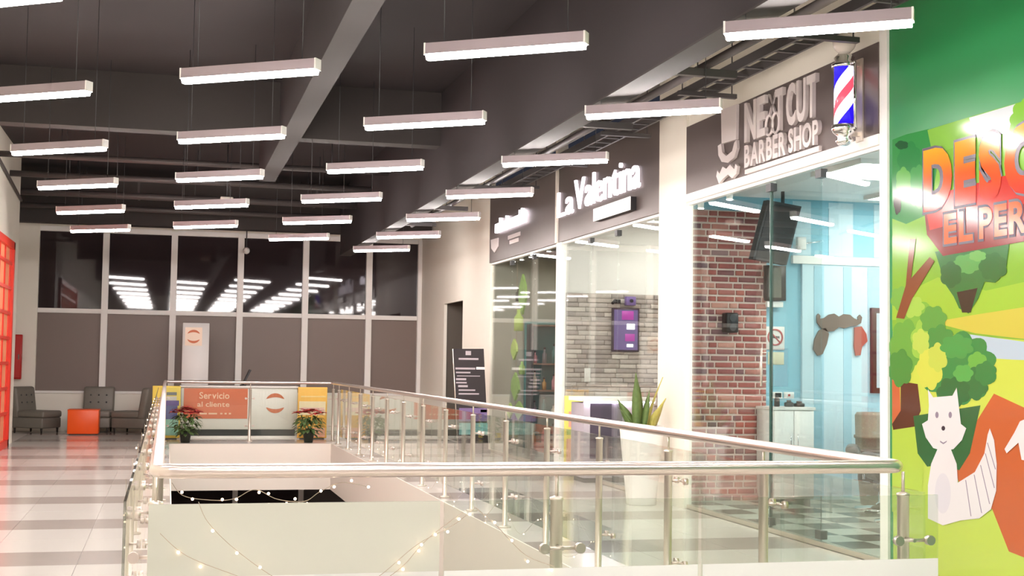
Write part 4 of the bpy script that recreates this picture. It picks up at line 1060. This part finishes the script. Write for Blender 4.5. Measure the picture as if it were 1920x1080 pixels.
tp_ = thing('teal_panel', 'teal display panel leaning on the far studio wall', 'panel', (XS+1.2, 21.2, 0))
MB().bbox(XS+0.55, XS+1.7, 21.22, 21.29, 0.05, 2.15, 0.01, 1).build('board', TEAL, tp_)
MB().box(XS+0.55, XS+1.7, 21.18, 21.31, 0, 0.05).build('foot', DKGREY, tp_)
MB().box(XS+0.7, XS+1.5, 21.21, 21.22, 1.2, 1.9).build('print', Mx('rust', (150, 96, 80)), tp_)
# black price-list banner in the gallery
BNY = 20.9
q = [YP(850, 654, BNY), YP(907, 654, BNY), YP(916, 832, BNY), YP(860, 832, BNY)]
q[2].z = q[3].z = 0.06
nb = thing('banner_stand', 'black price list banner stand leaning beside the studio shop', 'banner', ((q[2].x+q[3].x)/2, BNY, 0))
MB().prism(q, (0, 0.02, 0)).build('banner', mat('banner_black', (52, 44, 48), 0.5), nb)
MB().box(q[3].x-0.02, q[2].x+0.02, BNY-0.06, BNY+0.12, 0, 0.06).build('base', DKGREY, nb)
MB().tube([q[0] + Vector((0, 0.03, 0)), q[3] + Vector((0, 0.03, 0))], 0.012, 6).build('pole', STEELP, nb)
BLN = mat('banner_line', (190, 178, 186), 0.6); BWH = mat('banner_white', (246, 240, 242), 0.6)
for (x0, y0, x1, y1, m) in ((860, 671, 897, 675, BLN), (873, 658, 883, 666, BLN), (854, 689, 891, 693, BLN), (893, 688, 909, 693, BWH), (855, 697, 882, 700, BLN), (857, 704, 900, 706, BLN), (855, 709, 874, 713, BLN), (855, 716, 875, 719, BLN),
                            (859, 722, 877, 726, BLN), (860, 730, 891, 733, BLN), (860, 737, 898, 740, BLN)):
    p_, r_ = YP(x0, y0, BNY-0.001), YP(x1, y1, BNY-0.001); box('text_line', (p_.x, r_.x, BNY-0.004, BNY-0.0005, r_.z, p_.z), m, nb)
for (x0, y0, x1, y1, m) in ((861, 765, 913, 790, Mx('lilac', (130, 108, 156))), (861, 793, 914, 815, Mx('aqua', (132, 186, 186))), (901, 768, 913, 773, BWH)):
    p_, r_ = YP(x0, y0, BNY-0.001), YP(x1, y1, BNY-0.001); box('picture_block', (p_.x, r_.x, BNY-0.003, BNY-0.0005, r_.z, p_.z), m, nb)

# ================================================================== MURAL
mu = thing('wall_mural', 'glossy cartoon landscape mural with orange lettering and a white squirrel on green wall', 'mural', (XS, 7.7, 0))
lay_n = [0]
def mp(pts, col, nm, gloss=0.12, dx=None):
    col = tuple(int(c*0.88) for c in col)
    lay_n[0] += 1; X = XS - 0.004 - 0.0001*lay_n[0]
    m = mat('mural_%d_%d_%d' % col, col, gloss)
    P_ = []
    for x, y in pts:
        q = XP(x, y, XS); P_.append(Vector((X, q.y, q.z)))
    mb = MB(); mb.add(P_, [list(range(len(P_)))]); return mb.build(nm, m, mu)
def cloud(cx, cy, rx, ry, n=9, amp=0.16, ph=0.0):
    r = []
    for k in range(n*6):
        a = 2*math.pi*k/(n*6); q = 1 + amp*(abs(math.sin(n*a/2 + ph)) - 0.6)
        r.append((cx + rx*q*math.cos(a), cy + ry*q*math.sin(a)))
    return r
q0 = XP(1674, 264, XS)
MB().box(XS-0.004, XS, 5.2, q0.y, 0.03, 3.135).build('backing_panel', mat('mural_meadow', (172, 196, 80), 0.12), mu)
mp([(1674, 264), (1830, 216), (1960, 178), (1960, 640), (1674, 620)], (132, 190, 66), 'hill')
mp([(1674, 262), (1700, 252), (1742, 242), (1760, 300), (1745, 400), (1700, 420), (1674, 410)], (60, 150, 78), 'foliage')
mp([(1740, 244), (1822, 219), (1826, 262), (1750, 292)], (140, 198, 78), 'foliage')
mp([(1818, 221), (1905, 195), (1892, 250), (1830, 258)], (216, 226, 230), 'sky')
mp(cloud(1930, 225, 34, 40), (134, 196, 66), 'foliage')
mp(cloud(1706, 300, 22, 34, 7), (52, 140, 74), 'foliage'); mp(cloud(1722, 350, 18, 40, 7), (78, 168, 88), 'foliage'); mp(cloud(1695, 340, 14, 26, 6), (110, 186, 92), 'foliage'); mp(cloud(1692, 272, 12, 8, 5), (40, 96, 56), 'foliage'); mp(cloud(1684, 380, 7, 22, 5), (56, 50, 42), 'foliage')
mp([(1674, 560), (1760, 520), (1850, 545), (1960, 520), (1960, 600), (1674, 600)], (156, 204, 70), 'hill')
mp([(1750, 604), (1830, 590), (1960, 570), (1960, 640), (1830, 625)], (206, 200, 84), 'field')
mp([(1812, 626), (1960, 646), (1960, 676), (1812, 672)], (186, 210, 226), 'lake')
mp([(1674, 670), (1830, 670), (1960, 678), (1960, 860), (1674, 860)], (206, 224, 90), 'meadow')
mp([(1865, 738), (1960, 782), (1960, 1060), (1893, 1034), (1862, 955), (1810, 930), (1790, 880), (1826, 800)], (204, 104, 56), 'path')
mp([(1674, 800), (1710, 790), (1735, 840), (1730, 930), (1674, 960)], (186, 218, 84), 'meadow')
mp([(1674, 700), (1688, 715), (1690, 770), (1674, 800)], (206, 108, 66), 'path')
mp([(1690, 715), (1722, 720), (1728, 770), (1716, 800), (1676, 806), (1674, 795), (1690, 770)], (92, 56, 42), 'trunk')
mp(cloud(1722, 612, 40, 46, 8), (126, 190, 74), 'foliage'); mp(cloud(1700, 650, 30, 50, 7), (104, 176, 74), 'foliage')
mp(cloud(1798, 690, 70, 66, 11), (48, 146, 78), 'foliage')
mp([(1714, 780), (1840, 760), (1820, 850), (1800, 882), (1775, 870), (1740, 875), (1722, 850)], (44, 108, 62), 'foliage')
mp(cloud(1742, 640, 32, 44, 8, ph=0.6), (150, 206, 84), 'foliage'); mp(cloud(1745, 690, 24, 40, 7), (212, 222, 92), 'foliage')
mp(cloud(1834, 680, 18, 20, 6), (104, 186, 80), 'foliage')
for (cx, cy, rx, ry, n_, c_) in ((1690, 560, 18, 22, 6, (118, 184, 80)), (1712, 575, 22, 20, 7, (164, 212, 92)), (1752, 600, 24, 26, 7, (92, 166, 76)), (1764, 640, 26, 30, 7, (66, 152, 76)),
        (1690, 690, 22, 34, 6, (72, 150, 70)), (1728, 640, 16, 22, 6, (188, 218, 96)), (1760, 670, 18, 26, 6, (196, 216, 92)), (1796, 650, 30, 22, 7, (66, 164, 84)), (1826, 720, 28, 30, 7, (38, 126, 70)),
        (1850, 700, 20, 22, 6, (44, 138, 74)), (1790, 735, 30, 28, 7, (36, 118, 66)), (1808, 700, 18, 16, 6, (84, 178, 88))):
    mp(cloud(cx, cy, rx, ry, n_, 0.22, cx*0.1), c_, 'foliage')
mp([(1708, 448), (1719, 448), (1710, 522), (1745, 482), (1754, 490), (1712, 560), (1697, 598), (1682, 596), (1700, 535)], (134, 84, 54), 'branch')
mp([(1755, 472), (1895, 452), (1888, 505), (1868, 530), (1848, 528), (1836, 560), (1818, 588), (1800, 578), (1790, 556), (1772, 530), (1764, 500)], (48, 126, 68), 'foliage')
mp(cloud(1815, 495, 26, 18, 7), (90, 170, 90), 'foliage'); mp(cloud(1864, 500, 26, 26, 7), (40, 116, 62), 'foliage'); mp(cloud(1785, 515, 20, 24, 6), (40, 112, 62), 'foliage'); mp(cloud(1835, 480, 16, 10, 6), (112, 184, 98), 'foliage'); mp([(1796, 548), (1835, 540), (1822, 586), (1806, 586)], (46, 60, 48), 'foliage')
mp([(1735, 395), (1960, 330), (1960, 446), (1770, 480), (1740, 440)], (140, 44, 44), 'lettering_ground')
mp([(1735, 370), (1960, 310), (1960, 372), (1745, 432)], (206, 46, 36), 'lettering_ground')
# lettering
ORG_T = bpy.data.materials.new('mural_letter_orange'); ORG_T.use_nodes = True
nt = ORG_T.node_tree; pb = nt.nodes['Principled BSDF']; pb.inputs['Roughness'].default_value = 0.12
tc = nt.nodes.new('ShaderNodeTexCoord'); sep = nt.nodes.new('ShaderNodeSeparateXYZ'); nt.links.new(tc.outputs['Object'], sep.inputs[0])
ztop, zbot = XP(1760, 275, XS).z, XP(1760, 395, XS).z
mr = nt.nodes.new('ShaderNodeMapRange'); mr.inputs['From Min'].default_value = zbot; mr.inputs['From Max'].default_value = ztop; nt.links.new(sep.outputs[2], mr.inputs[0])
cr = nt.nodes.new('ShaderNodeValToRGB'); cr.color_ramp.elements[0].color = lin((188, 34, 22)); cr.color_ramp.elements[1].color = lin((236, 160, 44))
e = cr.color_ramp.elements.new(0.5); e.color = lin((210, 88, 32)); nt.links.new(mr.outputs[0], cr.inputs[0]); nt.links.new(cr.outputs[0], pb.inputs['Base Color'])
DK = mat('mural_letter_outline', (70, 60, 74), 0.25)
def mural_word(word, xa, xb, z0, z1, m, bold, dx):
    ya, yb = XP(xa, 330, XS).y, XP(xb, 330, XS).y
    letters(word, mapX(ya + 0.015, yb - 0.015, z0 - 0.018, z1 + 0.018, XS - 0.0108), (-0.0002, 0, 0), DK, mu, 'letter_outline', bold + 0.045)
    letters(word, mapX(ya, yb, z0, z1, XS - 0.0114), (-0.0002, 0, 0), m, mu, 'letter', bold)
mural_word('DESC', 1734, 1951, zbot, ztop, ORG_T, 0.06, 0)
z0, z1 = XP(1775, 458, XS).z, XP(1775, 402, XS).z
mural_word('EL', 1772, 1826, z0, z1, mat('mural_letter_plain', (206, 88, 42), 0.12), 0.03, 0)
mural_word('PER', 1838, 1928, z0, z1, mat('mural_letter_plain', (206, 88, 42), 0.12), 0.03, 0)
# white squirrel, left uncoloured in the painting
lay_n[0] = 44
SQ = (238, 236, 238); LN = (150, 140, 160)
tail = [(1798, 905), (1830, 885), (1848, 850), (1854, 815), (1858, 803), (1866, 825), (1871, 870), (1870, 920), (1860, 955), (1838, 972), (1800, 976), (1788, 965)]
def circ(cx, cy, rx, ry, n=24): return [(cx + rx*math.cos(2*math.pi*k/n), cy + ry*math.sin(2*math.pi*k/n)) for k in range(n)]
mp(tail, SQ, 'squirrel_tail')
for (x0, y0, x1, y1) in ((1812, 900, 1822, 968), (1828, 890, 1842, 962), (1840, 872, 1857, 945), (1849, 850, 1866, 915), (1853, 830, 1868, 880)):
    mp([(x0, y0), (x0+1.5, y0), (x1+1.5, y1), (x1, y1)], LN, 'squirrel_line')
mp([(1748, 870), (1760, 842), (1785, 842), (1796, 870), (1800, 930), (1806, 975), (1770, 985), (1742, 972), (1742, 910)], SQ, 'squirrel_body')
mp(circ(1770, 925, 15, 38), (228, 226, 234), 'squirrel_belly')
mp([(1742, 730), (1752, 745), (1788, 742), (1796, 727), (1800, 760), (1804, 795), (1814, 803), (1806, 825), (1790, 842), (1772, 846), (1752, 840), (1738, 820), (1731, 795), (1742, 788), (1744, 760)], SQ, 'squirrel_head')
for ex_ in (1759, 1784): mp(circ(ex_, 778, 3.2, 6), LN, 'squirrel_eye')
mp(circ(1771, 803, 3.5, 4.5), (60, 52, 64), 'squirrel_nose'); mp([(1765, 826), (1771, 830), (1778, 826), (1777, 829), (1771, 833), (1765, 829)], LN, 'squirrel_mouth')
mp([(1915, 790), (1960, 770), (1960, 870), (1918, 862), (1912, 830), (1890, 850), (1886, 842), (1904, 812)], SQ, 'second_figure')
